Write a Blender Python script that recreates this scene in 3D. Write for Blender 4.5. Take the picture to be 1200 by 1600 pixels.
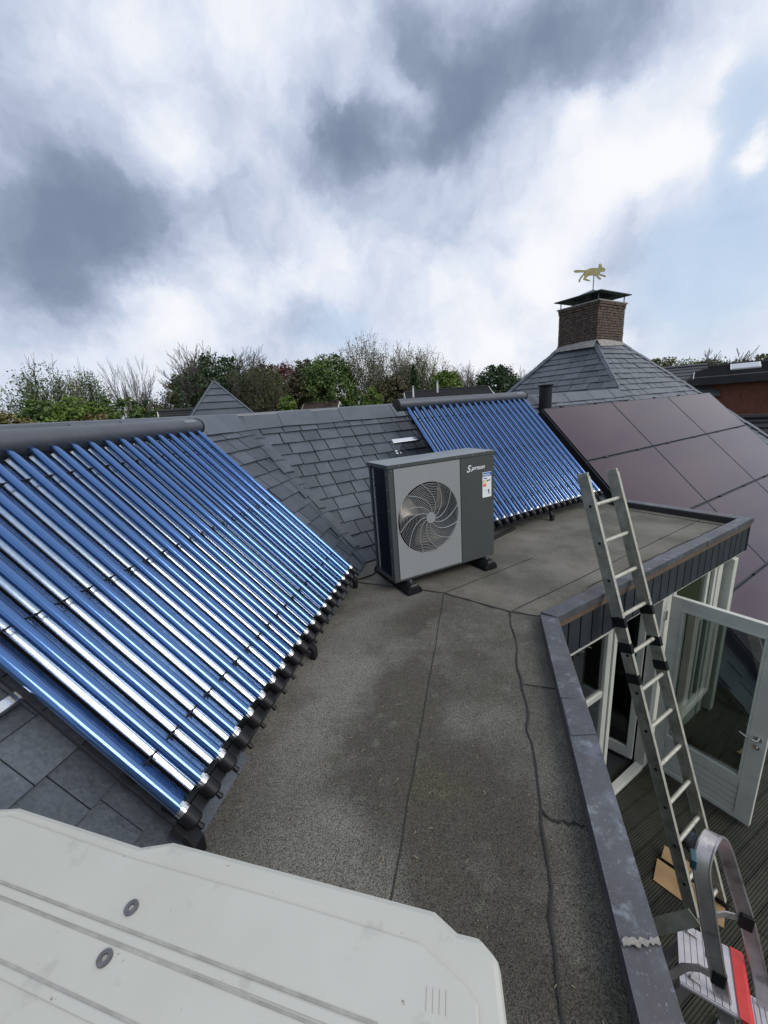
import bpy, bmesh, math, random
import numpy as np
from mathutils import Vector, Matrix
R = math.radians
for o in list(bpy.data.objects): bpy.data.objects.remove(o)
scene = bpy.context.scene
col = scene.collection
rng = random.Random(7)

# ------------------------------------------------------------------ camera
cam_d = bpy.data.cameras.new('camera'); cam = bpy.data.objects.new('camera', cam_d); col.objects.link(cam)
cam_d.sensor_fit = 'VERTICAL'; cam_d.sensor_height = 24.0; cam_d.lens = 606.0/1600*24
cam_d.clip_start = 0.05; cam_d.clip_end = 3000
cam.matrix_world = Matrix(((0.97823, 0.0179, 0.20677, 0), (0.19481, 0.26441, -0.94453, 0), (-0.07158, 0.96424, 0.25517, 1.6), (0, 0, 0, 1)))
scene.camera = cam
scene.render.resolution_x = 768; scene.render.resolution_y = 1024
scene.view_settings.view_transform = 'Standard'; scene.view_settings.look = 'None'
scene.cycles.sample_clamp_indirect = 4.0; scene.cycles.blur_glossy = 1.0
scene.view_settings.exposure = 0.28; scene.view_settings.gamma = 1.0

# ------------------------------------------------------------------ sky
SUN_EL, SUN_BR = 42, 118          # elevation, bearing clockwise from +Y
DARK = [(-0.637, 0.641, 0.427, 361.6, 0.55), (-0.615, 0.681, 0.397, 280.2, 0.6), (-0.671, 0.664, 0.332, 270.8, 0.7), (-0.603, 0.721, 0.342, 298.3, 0.6), (-0.532, 0.771, 0.35, 252.0, 0.65), (-0.444, 0.814, 0.374, 315.1, 0.6), (-0.412, 0.845, 0.341, 478.0, 0.4), (-0.729, 0.633, 0.26, 269.5, 0.75), (-0.665, 0.701, 0.259, 373.9, 0.5), (-0.712, 0.607, 0.354, 249.7, 0.5), (-0.798, 0.527, 0.293, 90.8, 0.6), (-0.755, 0.63, 0.179, 517.9, 0.6), (-0.684, 0.702, 0.2, 484.0, 0.4), (-0.619, 0.589, 0.52, 412.8, 0.35), (-0.47, 0.703, 0.533, 1014.0, 0.25), (-0.423, 0.758, 0.496, 486.2, 0.3), (-0.484, 0.766, 0.423, 593.3, 0.35), (-0.203, 0.841, 0.501, 872.8, 0.9), (-0.167, 0.861, 0.481, 694.5, 0.8), (-0.249, 0.854, 0.456, 801.4, 0.6), (-0.132, 0.849, 0.511, 1809.5, 0.4), (-0.08, 0.883, 0.462, 932.2, 0.7), (-0.031, 0.875, 0.483, 613.4, 0.85), (0.015, 0.861, 0.509, 694.5, 0.75), (-0.038, 0.84, 0.542, 1492.9, 0.5), (0.057, 0.844, 0.534, 530.0, 0.8), (0.116, 0.83, 0.546, 579.1, 0.8), (0.179, 0.818, 0.547, 462.0, 0.75), (0.246, 0.806, 0.539, 500.0, 0.65), (0.303, 0.786, 0.539, 427.7, 0.5), (0.071, 0.883, 0.464, 1007.3, 0.5), (0.151, 0.855, 0.496, 940.3, 0.5), (-0.075, 0.803, 0.591, 1294.0, 0.5), (-0.058, 0.825, 0.562, 1562.4, 0.45), (0.016, 0.811, 0.585, 593.7, 0.5), (-0.09, 0.927, 0.364, 192.6, 0.45), (0.026, 0.929, 0.37, 425.9, 0.35), (-0.203, 0.897, 0.393, 401.0, 0.25), (-0.346, 0.915, 0.209, 256.5, 0.45), (-0.233, 0.948, 0.216, 307.7, 0.35), (-0.499, 0.834, 0.236, 510.2, 0.25)]
BLUE = [(0.408, 0.817, 0.407, 326.8, 0.9), (0.476, 0.839, 0.265, 142.2, 0.8), (0.39, 0.897, 0.21, 186.1, 0.6), (-0.344, 0.914, 0.215, 180.4, 0.6), (-0.233, 0.948, 0.216, 249.2, 0.6), (0.439, 0.891, 0.118, 119.2, 0.6), (-0.6, 0.765, 0.233, 631.7, 0.3), (0.253, 0.859, 0.445, 771.1, 0.3), (0.407, 0.788, 0.463, 1094.8, 0.3)]
BRIGHT = [(0.345, 0.859, 0.38, 777.8, 1.0), (0.296, 0.88, 0.371, 870.2, 0.8), (0.232, 0.904, 0.359, 597.1, 0.6), (-0.498, 0.715, 0.49, 928.2, 0.7), (-0.366, 0.883, 0.293, 163.2, 0.5), (-0.507, 0.815, 0.281, 259.9, 0.4), (0.165, 0.946, 0.278, 495.1, 0.7), (0.451, 0.825, 0.341, 3588.6, 0.9), (0.053, 0.991, 0.125, 498.9, 0.7), (-0.244, 0.916, 0.318, 320.1, 0.5), (0.198, 0.873, 0.445, 1986.3, 0.5), (0.305, 0.83, 0.467, 616.5, 0.4), (0.378, 0.804, 0.458, 1008.2, 0.5), (-0.741, 0.656, 0.143, 528.9, 0.4), (-0.62, 0.767, 0.162, 248.7, 0.4), (-0.614, 0.6, 0.512, 2066.0, 0.4), (-0.172, 0.828, 0.534, 2769.7, 0.3)]
world = bpy.data.worlds.new('World'); scene.world = world; world.use_nodes = True
nt = world.node_tree; N = nt.nodes; Lk = nt.links
for n_ in list(N): N.remove(n_)
def wn(t, **k):
    n_ = N.new(t)
    for a, b in k.items(): setattr(n_, a, b)
    return n_
def wm(op, a, b=None, c=None, clamp=False):
    n_ = wn('ShaderNodeMath', operation=op, use_clamp=clamp)
    for i, v in enumerate((a, b, c)):
        if v is None: continue
        if isinstance(v, (int, float)): n_.inputs[i].default_value = v
        else: Lk.new(v, n_.inputs[i])
    return n_.outputs[0]
out = wn('ShaderNodeOutputWorld'); bg = wn('ShaderNodeBackground'); Lk.new(bg.outputs[0], out.inputs[0])
bg.inputs[1].default_value = 0.1
sky = wn('ShaderNodeTexSky', sky_type='NISHITA', sun_disc=False)
sky.sun_elevation = R(SUN_EL); sky.sun_rotation = R(SUN_BR); sky.altitude = 0; sky.dust_density = 2.5
tc = wn('ShaderNodeTexCoord')
def noise(scale, detail, rough, vec, dist=0.0):
    n_ = wn('ShaderNodeTexNoise'); n_.inputs['Scale'].default_value = scale; n_.inputs['Detail'].default_value = detail
    n_.inputs['Roughness'].default_value = rough; n_.inputs['Distortion'].default_value = dist; Lk.new(vec, n_.inputs['Vector']); return n_
nw = noise(4.2, 8, 0.62, tc.outputs['Generated'])
sub = wn('ShaderNodeVectorMath', operation='SUBTRACT'); Lk.new(nw.outputs['Color'], sub.inputs[0]); sub.inputs[1].default_value = (.5, .5, .5)
scl = wn('ShaderNodeVectorMath', operation='SCALE'); Lk.new(sub.outputs[0], scl.inputs[0]); scl.inputs['Scale'].default_value = 0.20
addv = wn('ShaderNodeVectorMath', operation='ADD'); Lk.new(tc.outputs['Generated'], addv.inputs[0]); Lk.new(scl.outputs[0], addv.inputs[1])
nrm = wn('ShaderNodeVectorMath', operation='NORMALIZE'); Lk.new(addv.outputs[0], nrm.inputs[0])
def field(blobs):
    tot = None
    for x, y, z, k, w in blobs:
        d = wn('ShaderNodeVectorMath', operation='DOT_PRODUCT'); Lk.new(nrm.outputs[0], d.inputs[0]); d.inputs[1].default_value = Vector((x, y, z)).normalized()
        e = wm('EXPONENT', wm('MULTIPLY_ADD', d.outputs['Value'], k, -k))
        tot = wm('MULTIPLY', e, w) if tot is None else wm('MULTIPLY_ADD', e, w, tot)
    return tot
sepd = wn('ShaderNodeSeparateXYZ'); Lk.new(tc.outputs['Generated'], sepd.inputs[0])
# broken cloud everywhere else: rises behind the viewer, same kind of cover as in view
behind = wm('MULTIPLY', wm('SUBTRACT', 0.45, sepd.outputs['Y'], clamp=True), 0.9)
n2 = noise(2.3, 7, 0.62, nrm.outputs[0])
n3 = noise(9.0, 5, 0.6, nrm.outputs[0])
nn = wm('MULTIPLY_ADD', n3.outputs['Fac'], 0.24, wm('MULTIPLY', n2.outputs['Fac'], 1.0))
dk = wm('ADD', wm('ADD', wm('MULTIPLY', field(DARK), 0.86), wm('MULTIPLY', behind, 0.5)), wm('MULTIPLY', wm('SUBTRACT', nn, 0.60), 2.7))
dk = wm('SUBTRACT', dk, wm('MULTIPLY', field(BRIGHT), 0.75))
mr = wn('ShaderNodeMapRange', interpolation_type='SMOOTHSTEP'); Lk.new(dk, mr.inputs[0])
mr.inputs[1].default_value = -0.65; mr.inputs[2].default_value = 1.7
cr = wn('ShaderNodeValToRGB'); Lk.new(mr.outputs[0], cr.inputs[0])
els = cr.color_ramp.elements
els[0].position = 0.0; els[0].color = (.93, .94, .97, 1); els[1].position = 1.0; els[1].color = (.20, .25, .36, 1)
for p_, c_ in ((.2, (.74, .79, .90)), (.42, (.54, .615, .76)), (.62, (.40, .47, .61)), (.8, (.29, .35, .475))):
    e_ = els.new(p_); e_.color = (*c_, 1)
sc10 = wn('ShaderNodeVectorMath', operation='SCALE'); Lk.new(cr.outputs[0], sc10.inputs[0]); sc10.inputs['Scale'].default_value = 8.4
bl = wm('ADD', wm('SUBTRACT', field(BLUE), wm('MULTIPLY', field(BRIGHT), 0.8)), wm('MULTIPLY', wm('SUBTRACT', n2.outputs['Fac'], 0.5), -1.2))
mr2 = wn('ShaderNodeMapRange', interpolation_type='SMOOTHSTEP'); Lk.new(bl, mr2.inputs[0]); mr2.inputs[1].default_value = 0.15; mr2.inputs[2].default_value = 1.1
mr2.inputs[4].default_value = 0.7
skymix = wn('ShaderNodeMix', data_type='RGBA'); skymix.inputs[0].default_value = .62
Lk.new(sky.outputs[0], skymix.inputs[6]); skymix.inputs[7].default_value = (4.9, 6.5, 8.6, 1)
mx = wn('ShaderNodeMix', data_type='RGBA'); Lk.new(mr2.outputs[0], mx.inputs[0]); Lk.new(sc10.outputs[0], mx.inputs[6]); Lk.new(skymix.outputs[2], mx.inputs[7])
Lk.new(mx.outputs[2], bg.inputs[0])

sun_d = bpy.data.lights.new('sun', 'SUN'); sun_d.energy = 1.7; sun_d.angle = R(34); sun_d.color = (1, .95, .88)
sun = bpy.data.objects.new('sun', sun_d); col.objects.link(sun)
sv = Vector((math.sin(R(SUN_BR))*math.cos(R(SUN_EL)), math.cos(R(SUN_BR))*math.cos(R(SUN_EL)), math.sin(R(SUN_EL))))
sun.rotation_euler = sv.to_track_quat('Z', 'Y').to_euler(); sun.location = (0, 0, 30)

# ------------------------------------------------------------------ materials
def pm(name, c, rough=.6, metal=0, c2=None, ns=4, nd=6, lo=.35, hi=.65, fine=None, bump=None, rnd=0, coat=0, spec=.5, stain=None, emis=None):
    m = bpy.data.materials.new(name); m.use_nodes = True
    t = m.node_tree; b = t.nodes['Principled BSDF']; L = t.links
    b.inputs['Roughness'].default_value = rough; b.inputs['Metallic'].default_value = metal
    b.inputs['Coat Weight'].default_value = coat; b.inputs['Coat Roughness'].default_value = .05
    b.inputs['Specular IOR Level'].default_value = spec
    b.inputs['Base Color'].default_value = (*c, 1)
    tcn = t.nodes.new('ShaderNodeTexCoord'); vec = tcn.outputs['Object']; cur = None
    def nz(s, d=5, r=.6):
        n_ = t.nodes.new('ShaderNodeTexNoise'); n_.inputs['Scale'].default_value = s; n_.inputs['Detail'].default_value = d; n_.inputs['Roughness'].default_value = r
        L.new(vec, n_.inputs['Vector']); return n_.outputs['Fac']
    def mr_(v, a, b_):
        n_ = t.nodes.new('ShaderNodeMapRange'); L.new(v, n_.inputs[0]); n_.inputs[1].default_value = a; n_.inputs[2].default_value = b_; return n_.outputs[0]
    def mix(f, A, B, mode='MIX'):
        n_ = t.nodes.new('ShaderNodeMix'); n_.data_type = 'RGBA'; n_.blend_type = mode
        for i, v in ((0, f), (6, A), (7, B)):
            if isinstance(v, (int, float)): n_.inputs[i].default_value = v
            elif isinstance(v, tuple): n_.inputs[i].default_value = (*v, 1)
            else: L.new(v, n_.inputs[i])
        return n_.outputs[2]
    cur = c
    if c2: cur = mix(mr_(nz(ns, nd), lo, hi), c, c2)
    if stain:
        for (sc, sl, sh, sc_col, amt) in stain:
            f = mr_(nz(sc, 4), sl, sh)
            mu = t.nodes.new('ShaderNodeMath'); mu.operation = 'MULTIPLY'; L.new(f, mu.inputs[0]); mu.inputs[1].default_value = amt
            cur = mix(mu.outputs[0], cur, sc_col)
    if fine:
        fs, fa = fine
        g = mr_(nz(fs, 2, .5), .3, .7)
        n_ = t.nodes.new('ShaderNodeMapRange'); L.new(g, n_.inputs[0]); n_.inputs[3].default_value = 1-fa; n_.inputs[4].default_value = 1+fa
        cmb = t.nodes.new('ShaderNodeCombineColor')
        for i in range(3): L.new(n_.outputs[0], cmb.inputs[i])
        cur = mix(1.0, cur, cmb.outputs[0], 'MULTIPLY')
    if rnd:
        oi = t.nodes.new('ShaderNodeObjectInfo'); n_ = t.nodes.new('ShaderNodeMapRange'); L.new(oi.outputs['Random'], n_.inputs[0]); n_.inputs[3].default_value = 1-rnd; n_.inputs[4].default_value = 1+rnd
        cmb = t.nodes.new('ShaderNodeCombineColor')
        for i in range(3): L.new(n_.outputs[0], cmb.inputs[i])
        cur = mix(1.0, cur, cmb.outputs[0], 'MULTIPLY')
    if not isinstance(cur, tuple): L.new(cur, b.inputs['Base Color'])
    if bump:
        bs, bd = bump; bn = t.nodes.new('ShaderNodeBump'); bn.inputs['Distance'].default_value = bd; bn.inputs['Strength'].default_value = 1
        L.new(nz(bs, 4, .65), bn.inputs['Height']); L.new(bn.outputs[0], b.inputs['Normal'])
    return m
MT = {}
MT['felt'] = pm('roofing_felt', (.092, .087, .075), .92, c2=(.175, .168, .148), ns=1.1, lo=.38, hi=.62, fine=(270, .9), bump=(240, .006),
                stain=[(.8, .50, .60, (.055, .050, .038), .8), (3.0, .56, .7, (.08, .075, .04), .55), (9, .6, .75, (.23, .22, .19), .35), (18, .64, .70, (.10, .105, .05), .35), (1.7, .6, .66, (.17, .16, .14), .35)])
MT['felt_far'] = pm('roofing_felt_far', (.10, .094, .078), .92, c2=(.175, .165, .14), ns=1.6, lo=.38, hi=.62, fine=(190, .6), bump=(140, .006),
                stain=[(.9, .52, .62, (.07, .066, .055), .7), (4.0, .56, .7, (.09, .085, .05), .5)])
MT['tar'] = pm('tar', (.03, .029, .027), .8, bump=(60, .004))
MT['slate'] = pm('slate', (.056, .067, .083), .36, c2=(.080, .092, .111), ns=3.5, fine=(60, .18), bump=(26, .004), rnd=.2, spec=.5, stain=[(5, .6, .75, (.13, .14, .14), .35), (28, .66, .72, (.15, .155, .14), .35)])
MT['slate_ridge'] = pm('ridge_slate', (.07, .083, .10), .42, c2=(.10, .115, .137), ns=2.5, bump=(14, .003), rnd=.12)
MT['underlay'] = pm('underlay', (.02, .022, .025), .9)
MT['lead'] = pm('zinc_cap', (.074, .079, .092), .45, .3, c2=(.118, .120, .130), ns=4, bump=(20, .003),
                stain=[(3, .48, .65, (.105, .082, .082), .6), (9, .55, .7, (.17, .19, .22), .6), (55, .62, .70, (.26, .29, .33), .5), (17, .60, .72, (.27, .31, .34), .55), (120, .66, .70, (.4, .43, .45), .5)])
MT['sealant'] = pm('sealant', (.30, .29, .26), .8, c2=(.2, .19, .17), ns=40, bump=(60, .004))
MT['trim'] = pm('trim_brown', (.105, .070, .048), .5, c2=(.14, .095, .066), ns=6)
MT['board'] = pm('cladding_board', (.020, .025, .031), .55, c2=(.027, .033, .041), ns=5, rnd=.15)
MT['white'] = pm('white_paint', (.60, .61, .54), .4, c2=(.52, .53, .47), ns=5, stain=[(12, .62, .75, (.3, .3, .22), .4)])
MT['black'] = pm('black_plastic', (.010, .010, .012), .5, spec=.3)
MT['blackmetal'] = pm('black_metal', (.018, .019, .022), .4, .3)
MT['manifold'] = pm('manifold_grey', (.085, .092, .11), .45, .25, c2=(.10, .107, .125), ns=9, fine=(90, .1))
MT['tube'] = pm('coated_glass_tube', (.075, .18, .41), .17, .85, coat=1.0, spec=.6)
MT['mirror'] = pm('mirror_reflector', (.60, .69, .78), .20, 1.0, c2=(.46, .56, .68), ns=30)
MT['steel'] = pm('bright_steel', (.75, .76, .76), .25, 1.0)
MT['alu'] = pm('worn_aluminium', (.40, .40, .35), .45, .4, c2=(.24, .24, .19), ns=9, stain=[(24, .58, .7, (.42, .42, .36), .6), (7, .6, .72, (.08, .085, .05), .6)], bump=(50, .001))
MT['alu_rung'] = pm('rung_aluminium', (.52, .51, .44), .5, .35, c2=(.40, .39, .33), ns=14, stain=[(30, .6, .7, (.15, .14, .1), .7)])
MT['alu_new'] = pm('bent_aluminium', (.60, .565, .575), .36, .7, c2=(.40, .375, .37), ns=6, bump=(30, .001), stain=[(10, .55, .7, (.14, .13, .13), .6)])
MT['pv'] = pm('pv_glass', (.028, .014, .023), .08, .0, c2=(.038, .019, .022), ns=.7, coat=.03, spec=.55, rnd=.1)
MT['pv'].node_tree.nodes['Principled BSDF'].inputs['Specular Tint'].default_value = (.78, .52, .66, 1)
MT['pvframe'] = pm('pv_frame', (.02, .022, .03), .4, .3)
MT['pvline'] = pm('pv_rail', (.10, .13, .22), .3, .6)
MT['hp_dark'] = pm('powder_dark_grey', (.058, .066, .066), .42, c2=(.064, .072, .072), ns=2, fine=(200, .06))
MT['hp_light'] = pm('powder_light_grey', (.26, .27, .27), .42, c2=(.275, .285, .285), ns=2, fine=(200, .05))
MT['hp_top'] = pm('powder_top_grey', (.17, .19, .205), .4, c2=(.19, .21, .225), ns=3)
MT['coil'] = pm('coil_navy', (.007, .011, .022), .5)
MT['fan'] = pm('fan_blade', (.24, .21, .17), .3, .3, c2=(.18, .16, .13), ns=20)
MT['wire'] = pm('grille_wire', (.32, .34, .34), .5, .0)
MT['paper'] = pm('label_white', (.78, .80, .82), .35)
MT['p_blue'] = pm('label_blue', (.03, .16, .50), .35)
MT['p_yel'] = pm('label_yellow', (.80, .55, .12), .35)
MT['p_red'] = pm('label_red', (.75, .17, .08), .35)
MT['p_dark'] = pm('label_dark', (.05, .06, .08), .35)
MT['cover'] = pm('grey_white_plastic', (.43, .43, .385), .45, c2=(.48, .48, .435), ns=3, bump=(5, .0015),
                 stain=[(60, .70, .74, (.09, .08, .06), .85), (14, .62, .76, (.27, .27, .24), .6), (4, .55, .75, (.46, .47, .43), .6)])
MT['groove'] = pm('groove_grey', (.25, .245, .22), .6, c2=(.36, .36, .33), ns=25)  # darker mottled grey for the strips laid along the grooves
MT['washer'] = pm('washer_grey', (.17, .165, .175), .45, .5, c2=(.10, .10, .105), ns=60)
MT['deck'] = pm('deck_wood', (.026, .028, .018), .75, c2=(.044, .042, .028), ns=7, fine=(80, .25), rnd=.22, stain=[(2, .55, .7, (.028, .038, .016), .6)])
MT['card'] = pm('cardboard', (.42, .27, .13), .8, c2=(.36, .23, .11), ns=8)
MT['step_plate'] = pm('step_plate', (.58, .555, .59), .45, .15, c2=(.50, .48, .51), ns=30)
MT['red'] = pm('red_plastic', (.62, .05, .045), .45, c2=(.5, .04, .04), ns=12)
MT['teal'] = pm('teal_plastic', (.015, .075, .10), .3, coat=.5)
MT['brick'] = pm('brick', (.062, .042, .034), .85, c2=(.125, .085, .066), ns=11, nd=2, lo=.4, hi=.6, fine=(90, .3))
MT['mortar'] = pm('mortar', (.05, .044, .04), .95)
MT['cement'] = pm('cement', (.32, .31, .29), .85, c2=(.22, .21, .20), ns=9)
MT['verd'] = pm('weathered_metal', (.10, .13, .13), .5, .4, c2=(.065, .085, .09), ns=6)
MT['brass'] = pm('weathered_brass', (.30, .27, .12), .55, .3, c2=(.22, .20, .09), ns=10)
MT['curtain'] = pm('curtain', (.16, .18, .16), .8, c2=(.12, .14, .12), ns=10)
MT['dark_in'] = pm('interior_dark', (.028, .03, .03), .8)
MT['navy'] = pm('navy_fabric', (.008, .03, .065), .8)
MT['grass'] = pm('grass', (.035, .06, .018), .95, c2=(.05, .075, .025), ns=.15)
MT['bwall'] = pm('brick_far', (.16, .055, .032), .85, c2=(.12, .042, .026), ns=2.5, fine=(12, .25))
MT['rtile'] = pm('dark_roof_tile', (.018, .018, .020), .85, c2=(.028, .028, .03), ns=1)
MT['gtile'] = pm('grey_roof', (.055, .060, .068), .7, c2=(.07, .076, .084), ns=.8)
MT['brtile'] = pm('brown_roof_tile', (.05, .035, .03), .8, c2=(.07, .046, .038), ns=2)
MT['skylight'] = pm('skylight_glass', (.35, .40, .48), .12, .4)
MT['offwhite'] = pm('offwhite_barge', (.62, .62, .60), .6)
MT['bark'] = pm('bark', (.055, .046, .038), .9, c2=(.085, .075, .062), ns=3)
MT['bark_pale'] = pm('bark_pale', (.13, .12, .10), .9, c2=(.09, .08, .07), ns=3)
def leafmat(nm, a, b): MT[nm] = pm(nm, a, .65, c2=b, ns=.9, nd=4, lo=.4, hi=.6, fine=(6, .35))
leafmat('leaf_green', (0.053, 0.100, 0.021), (0.104, 0.154, 0.030))
leafmat('leaf_dark', (0.021, 0.048, 0.015), (0.039, 0.075, 0.021))
leafmat('leaf_yellow', (0.144, 0.179, 0.026), (0.101, 0.138, 0.022))
leafmat('leaf_bright', (0.117, 0.188, 0.024), (0.086, 0.135, 0.020))
leafmat('leaf_olive', (0.087, 0.083, 0.030), (0.056, 0.068, 0.022))
leafmat('leaf_brown', (0.088, 0.067, 0.035), (0.064, 0.072, 0.026))
leafmat('leaf_red', (0.081, 0.025, 0.025), (0.135, 0.047, 0.040))
leafmat('leaf_pale', (0.139, 0.149, 0.052), (0.098, 0.109, 0.039))
leafmat('leaf_ochre', (0.144, 0.120, 0.036), (0.108, 0.102, 0.030))
def glass(name, tint, rough=.0, base=.12):
    m = bpy.data.materials.new(name); m.use_nodes = True; t = m.node_tree; nd = t.nodes; L = t.links
    nd.remove(nd['Principled BSDF']); o = nd['Material Output']
    tr = nd.new('ShaderNodeBsdfTransparent'); tr.inputs[0].default_value = (*tint, 1)
    gl = nd.new('ShaderNodeBsdfGlossy'); gl.inputs['Roughness'].default_value = rough
    fr = nd.new('ShaderNodeFresnel'); fr.inputs[0].default_value = 1.5
    ad = nd.new('ShaderNodeMath'); ad.operation = 'MULTIPLY_ADD'; L.new(fr.outputs[0], ad.inputs[0]); ad.inputs[1].default_value = 1.5; ad.inputs[2].default_value = base; ad.use_clamp = True
    mx_ = nd.new('ShaderNodeMixShader'); L.new(ad.outputs[0], mx_.inputs[0]); L.new(tr.outputs[0], mx_.inputs[1]); L.new(gl.outputs[0], mx_.inputs[2])
    L.new(mx_.outputs[0], o.inputs[0]); MT[name] = m
glass('window_glass', (.62, .70, .66)); glass('door_glass', (.52, .58, .56), 0, .20); glass('clear_plastic', (.8, .85, .9), .12, .25)

# ------------------------------------------------------------------ builders
WM = {}
def tagit(o, label=None, cat=None, group=None, kind=None):
    if label: o['label'] = label
    if cat: o['category'] = cat
    if group: o['group'] = group
    if kind: o['kind'] = kind
    return o
def empty(name, mat, label, cat, group=None):
    o = bpy.data.objects.new(name, None); o.empty_display_size = .1; col.objects.link(o); o.matrix_world = mat; WM[o.name] = mat.copy()
    return tagit(o, label, cat, group)
def frame(o, x, y):
    x = Vector(x).normalized(); y = Vector(y); y = (y - x*y.dot(x)).normalized(); z = x.cross(y)
    return Matrix(((x.x, y.x, z.x, o[0]), (x.y, y.y, z.y, o[1]), (x.z, y.z, z.z, o[2]), (0, 0, 0, 1)))
class MB:
    def __init__(s): s.v = []; s.f = []; s.m = []; s.mi = 0
    def add(s, vs, fs):
        k = len(s.v); s.v += [tuple(v) for v in vs]; s.f += [[i+k for i in f] for f in fs]; s.m += [s.mi]*len(fs)
    def box(s, x0, x1, y0, y1, z0, z1):
        s.add([(x0,y0,z0),(x1,y0,z0),(x1,y1,z0),(x0,y1,z0),(x0,y0,z1),(x1,y0,z1),(x1,y1,z1),(x0,y1,z1)],
              [(0,3,2,1),(4,5,6,7),(0,1,5,4),(1,2,6,5),(2,3,7,6),(3,0,4,7)])
    def prism(s, poly, z0, z1):
        n = len(poly); z1f = z1 if callable(z1) else (lambda x, y: z1); z0f = z0 if callable(z0) else (lambda x, y: z0)
        s.add([(x, y, z0f(x, y)) for x, y in poly] + [(x, y, z1f(x, y)) for x, y in poly],
              [tuple(range(n-1, -1, -1)), tuple(range(n, 2*n))] + [(i, (i+1) % n, n+(i+1) % n, n+i) for i in range(n)])
    def ext(s, poly, vec):
        n = len(poly); vec = Vector(vec)
        s.add([Vector(p) for p in poly] + [Vector(p)+vec for p in poly],
              [tuple(range(n-1, -1, -1)), tuple(range(n, 2*n))] + [(i, (i+1) % n, n+(i+1) % n, n+i) for i in range(n)])
    def quad(s, *p): s.add(p, [tuple(range(len(p)))])
    def tube(s, pts, r, n=6, cap=True):
        pts = [Vector(p) for p in pts]; rs = r if isinstance(r, (list, tuple)) else [r]*len(pts); vs = []
        prev = None
        for i, p in enumerate(pts):
            t = (pts[min(i+1, len(pts)-1)] - pts[max(i-1, 0)]).normalized()
            if prev is None:
                a = t.cross(Vector((0, 0, 1)));
                if a.length < .05: a = t.cross(Vector((1, 0, 0)))
                a.normalize()
            else: a = (prev - t*prev.dot(t)).normalized()
            prev = a; b = t.cross(a)
            for k in range(n):
                an = 2*math.pi*k/n; vs.append(p + (a*math.cos(an)+b*math.sin(an))*rs[i])
        fs = [(i*n+k, i*n+(k+1) % n, (i+1)*n+(k+1) % n, (i+1)*n+k) for i in range(len(pts)-1) for k in range(n)]
        if cap: fs += [tuple(range(n-1, -1, -1)), tuple((len(pts)-1)*n+k for k in range(n))]
        s.add(vs, fs)
    def ribbon(s, pts, w, t, across):
        # flat bar swept along pts; across(i) = width direction
        pts = [Vector(p) for p in pts]; vs = []
        for i, p in enumerate(pts):
            tg = (pts[min(i+1, len(pts)-1)] - pts[max(i-1, 0)]).normalized()
            a = across if not callable(across) else across(i)
            a = Vector(a); a = (a - tg*a.dot(tg)).normalized(); b = tg.cross(a)
            for (u, v_) in ((-1, -1), (1, -1), (1, 1), (-1, 1)): vs.append(p + a*u*w/2 + b*v_*t/2)
        n = len(pts)
        s.add(vs, [(i*4+k, i*4+(k+1) % 4, (i+1)*4+(k+1) % 4, (i+1)*4+k) for i in range(n-1) for k in range(4)] + [(3, 2, 1, 0), tuple((n-1)*4+k for k in range(4))])
    def mesh(s, name, mats, smooth=False, mat=None):
        me = bpy.data.meshes.new(name); vs = s.v
        if mat is not None: vs = [tuple(mat @ Vector(v)) for v in vs]
        me.from_pydata(vs, [], s.f)
        for m in (mats if isinstance(mats, (list, tuple)) else [mats]): me.materials.append(MT[m] if isinstance(m, str) else m)
        if any(s.m): me.polygons.foreach_set('material_index', s.m)
        bm = bmesh.new(); bm.from_mesh(me); bmesh.ops.recalc_face_normals(bm, faces=bm.faces); bm.to_mesh(me); bm.free()
        if smooth:
            for p in me.polygons: p.use_smooth = True
            try: me.set_sharp_from_angle(angle=R(40))
            except Exception: pass
        me.update(); return me
    def build(s, name, mats, parent=None, smooth=False, fr=None, bevel=0, label=None, cat=None, group=None, kind=None):
        mat = None; loc = None
        if parent is not None:
            if fr is not None: mat = WM[parent.name].inverted() @ fr
        else:
            mat = fr
            if kind != 'structure':
                pts = [(fr @ Vector(v)) if fr else Vector(v) for v in s.v]
                c = Vector(((min(p.x for p in pts)+max(p.x for p in pts))/2, (min(p.y for p in pts)+max(p.y for p in pts))/2, min(p.z for p in pts)))
                mat = Matrix.Translation(-c) @ (fr if fr else Matrix.Identity(4)); loc = c
        me = s.mesh(name, mats, smooth, mat)
        o = bpy.data.objects.new(name, me); col.objects.link(o)
        if parent is not None: o.parent = parent; WM[o.name] = WM[parent.name].copy()
        elif loc is not None: o.location = loc; WM[o.name] = Matrix.Translation(loc)
        else: WM[o.name] = Matrix.Identity(4)
        if bevel:
            bv = o.modifiers.new('bevel', 'BEVEL'); bv.width = bevel; bv.segments = 2; bv.limit_method = 'ANGLE'; bv.angle_limit = R(35)
        return tagit(o, label, cat, group, kind)
def inst(name, me, parent, loc=(0, 0, 0), label=None):
    o = bpy.data.objects.new(name, me); col.objects.link(o); o.parent = parent; o.location = loc; WM[o.name] = WM[parent.name] @ Matrix.Translation(loc)
    if label: o['label'] = label
    return o
def clip(poly, conv):
    # Sutherland-Hodgman; conv counter-clockwise convex
    out_ = poly
    for i in range(len(conv)):
        a = conv[i]; b = conv[(i+1) % len(conv)]; inp = out_; out_ = []
        if not inp: return []
        def side(p): return (b[0]-a[0])*(p[1]-a[1]) - (b[1]-a[1])*(p[0]-a[0])
        for j in range(len(inp)):
            p = inp[j]; q = inp[(j+1) % len(inp)]; sp, sq = side(p), side(q)
            if sp >= 0: out_.append(p)
            if (sp > 0) != (sq > 0) and sp != sq:
                t = sp/(sp-sq); out_.append((p[0]+(q[0]-p[0])*t, p[1]+(q[1]-p[1])*t))
    return out_
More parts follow.
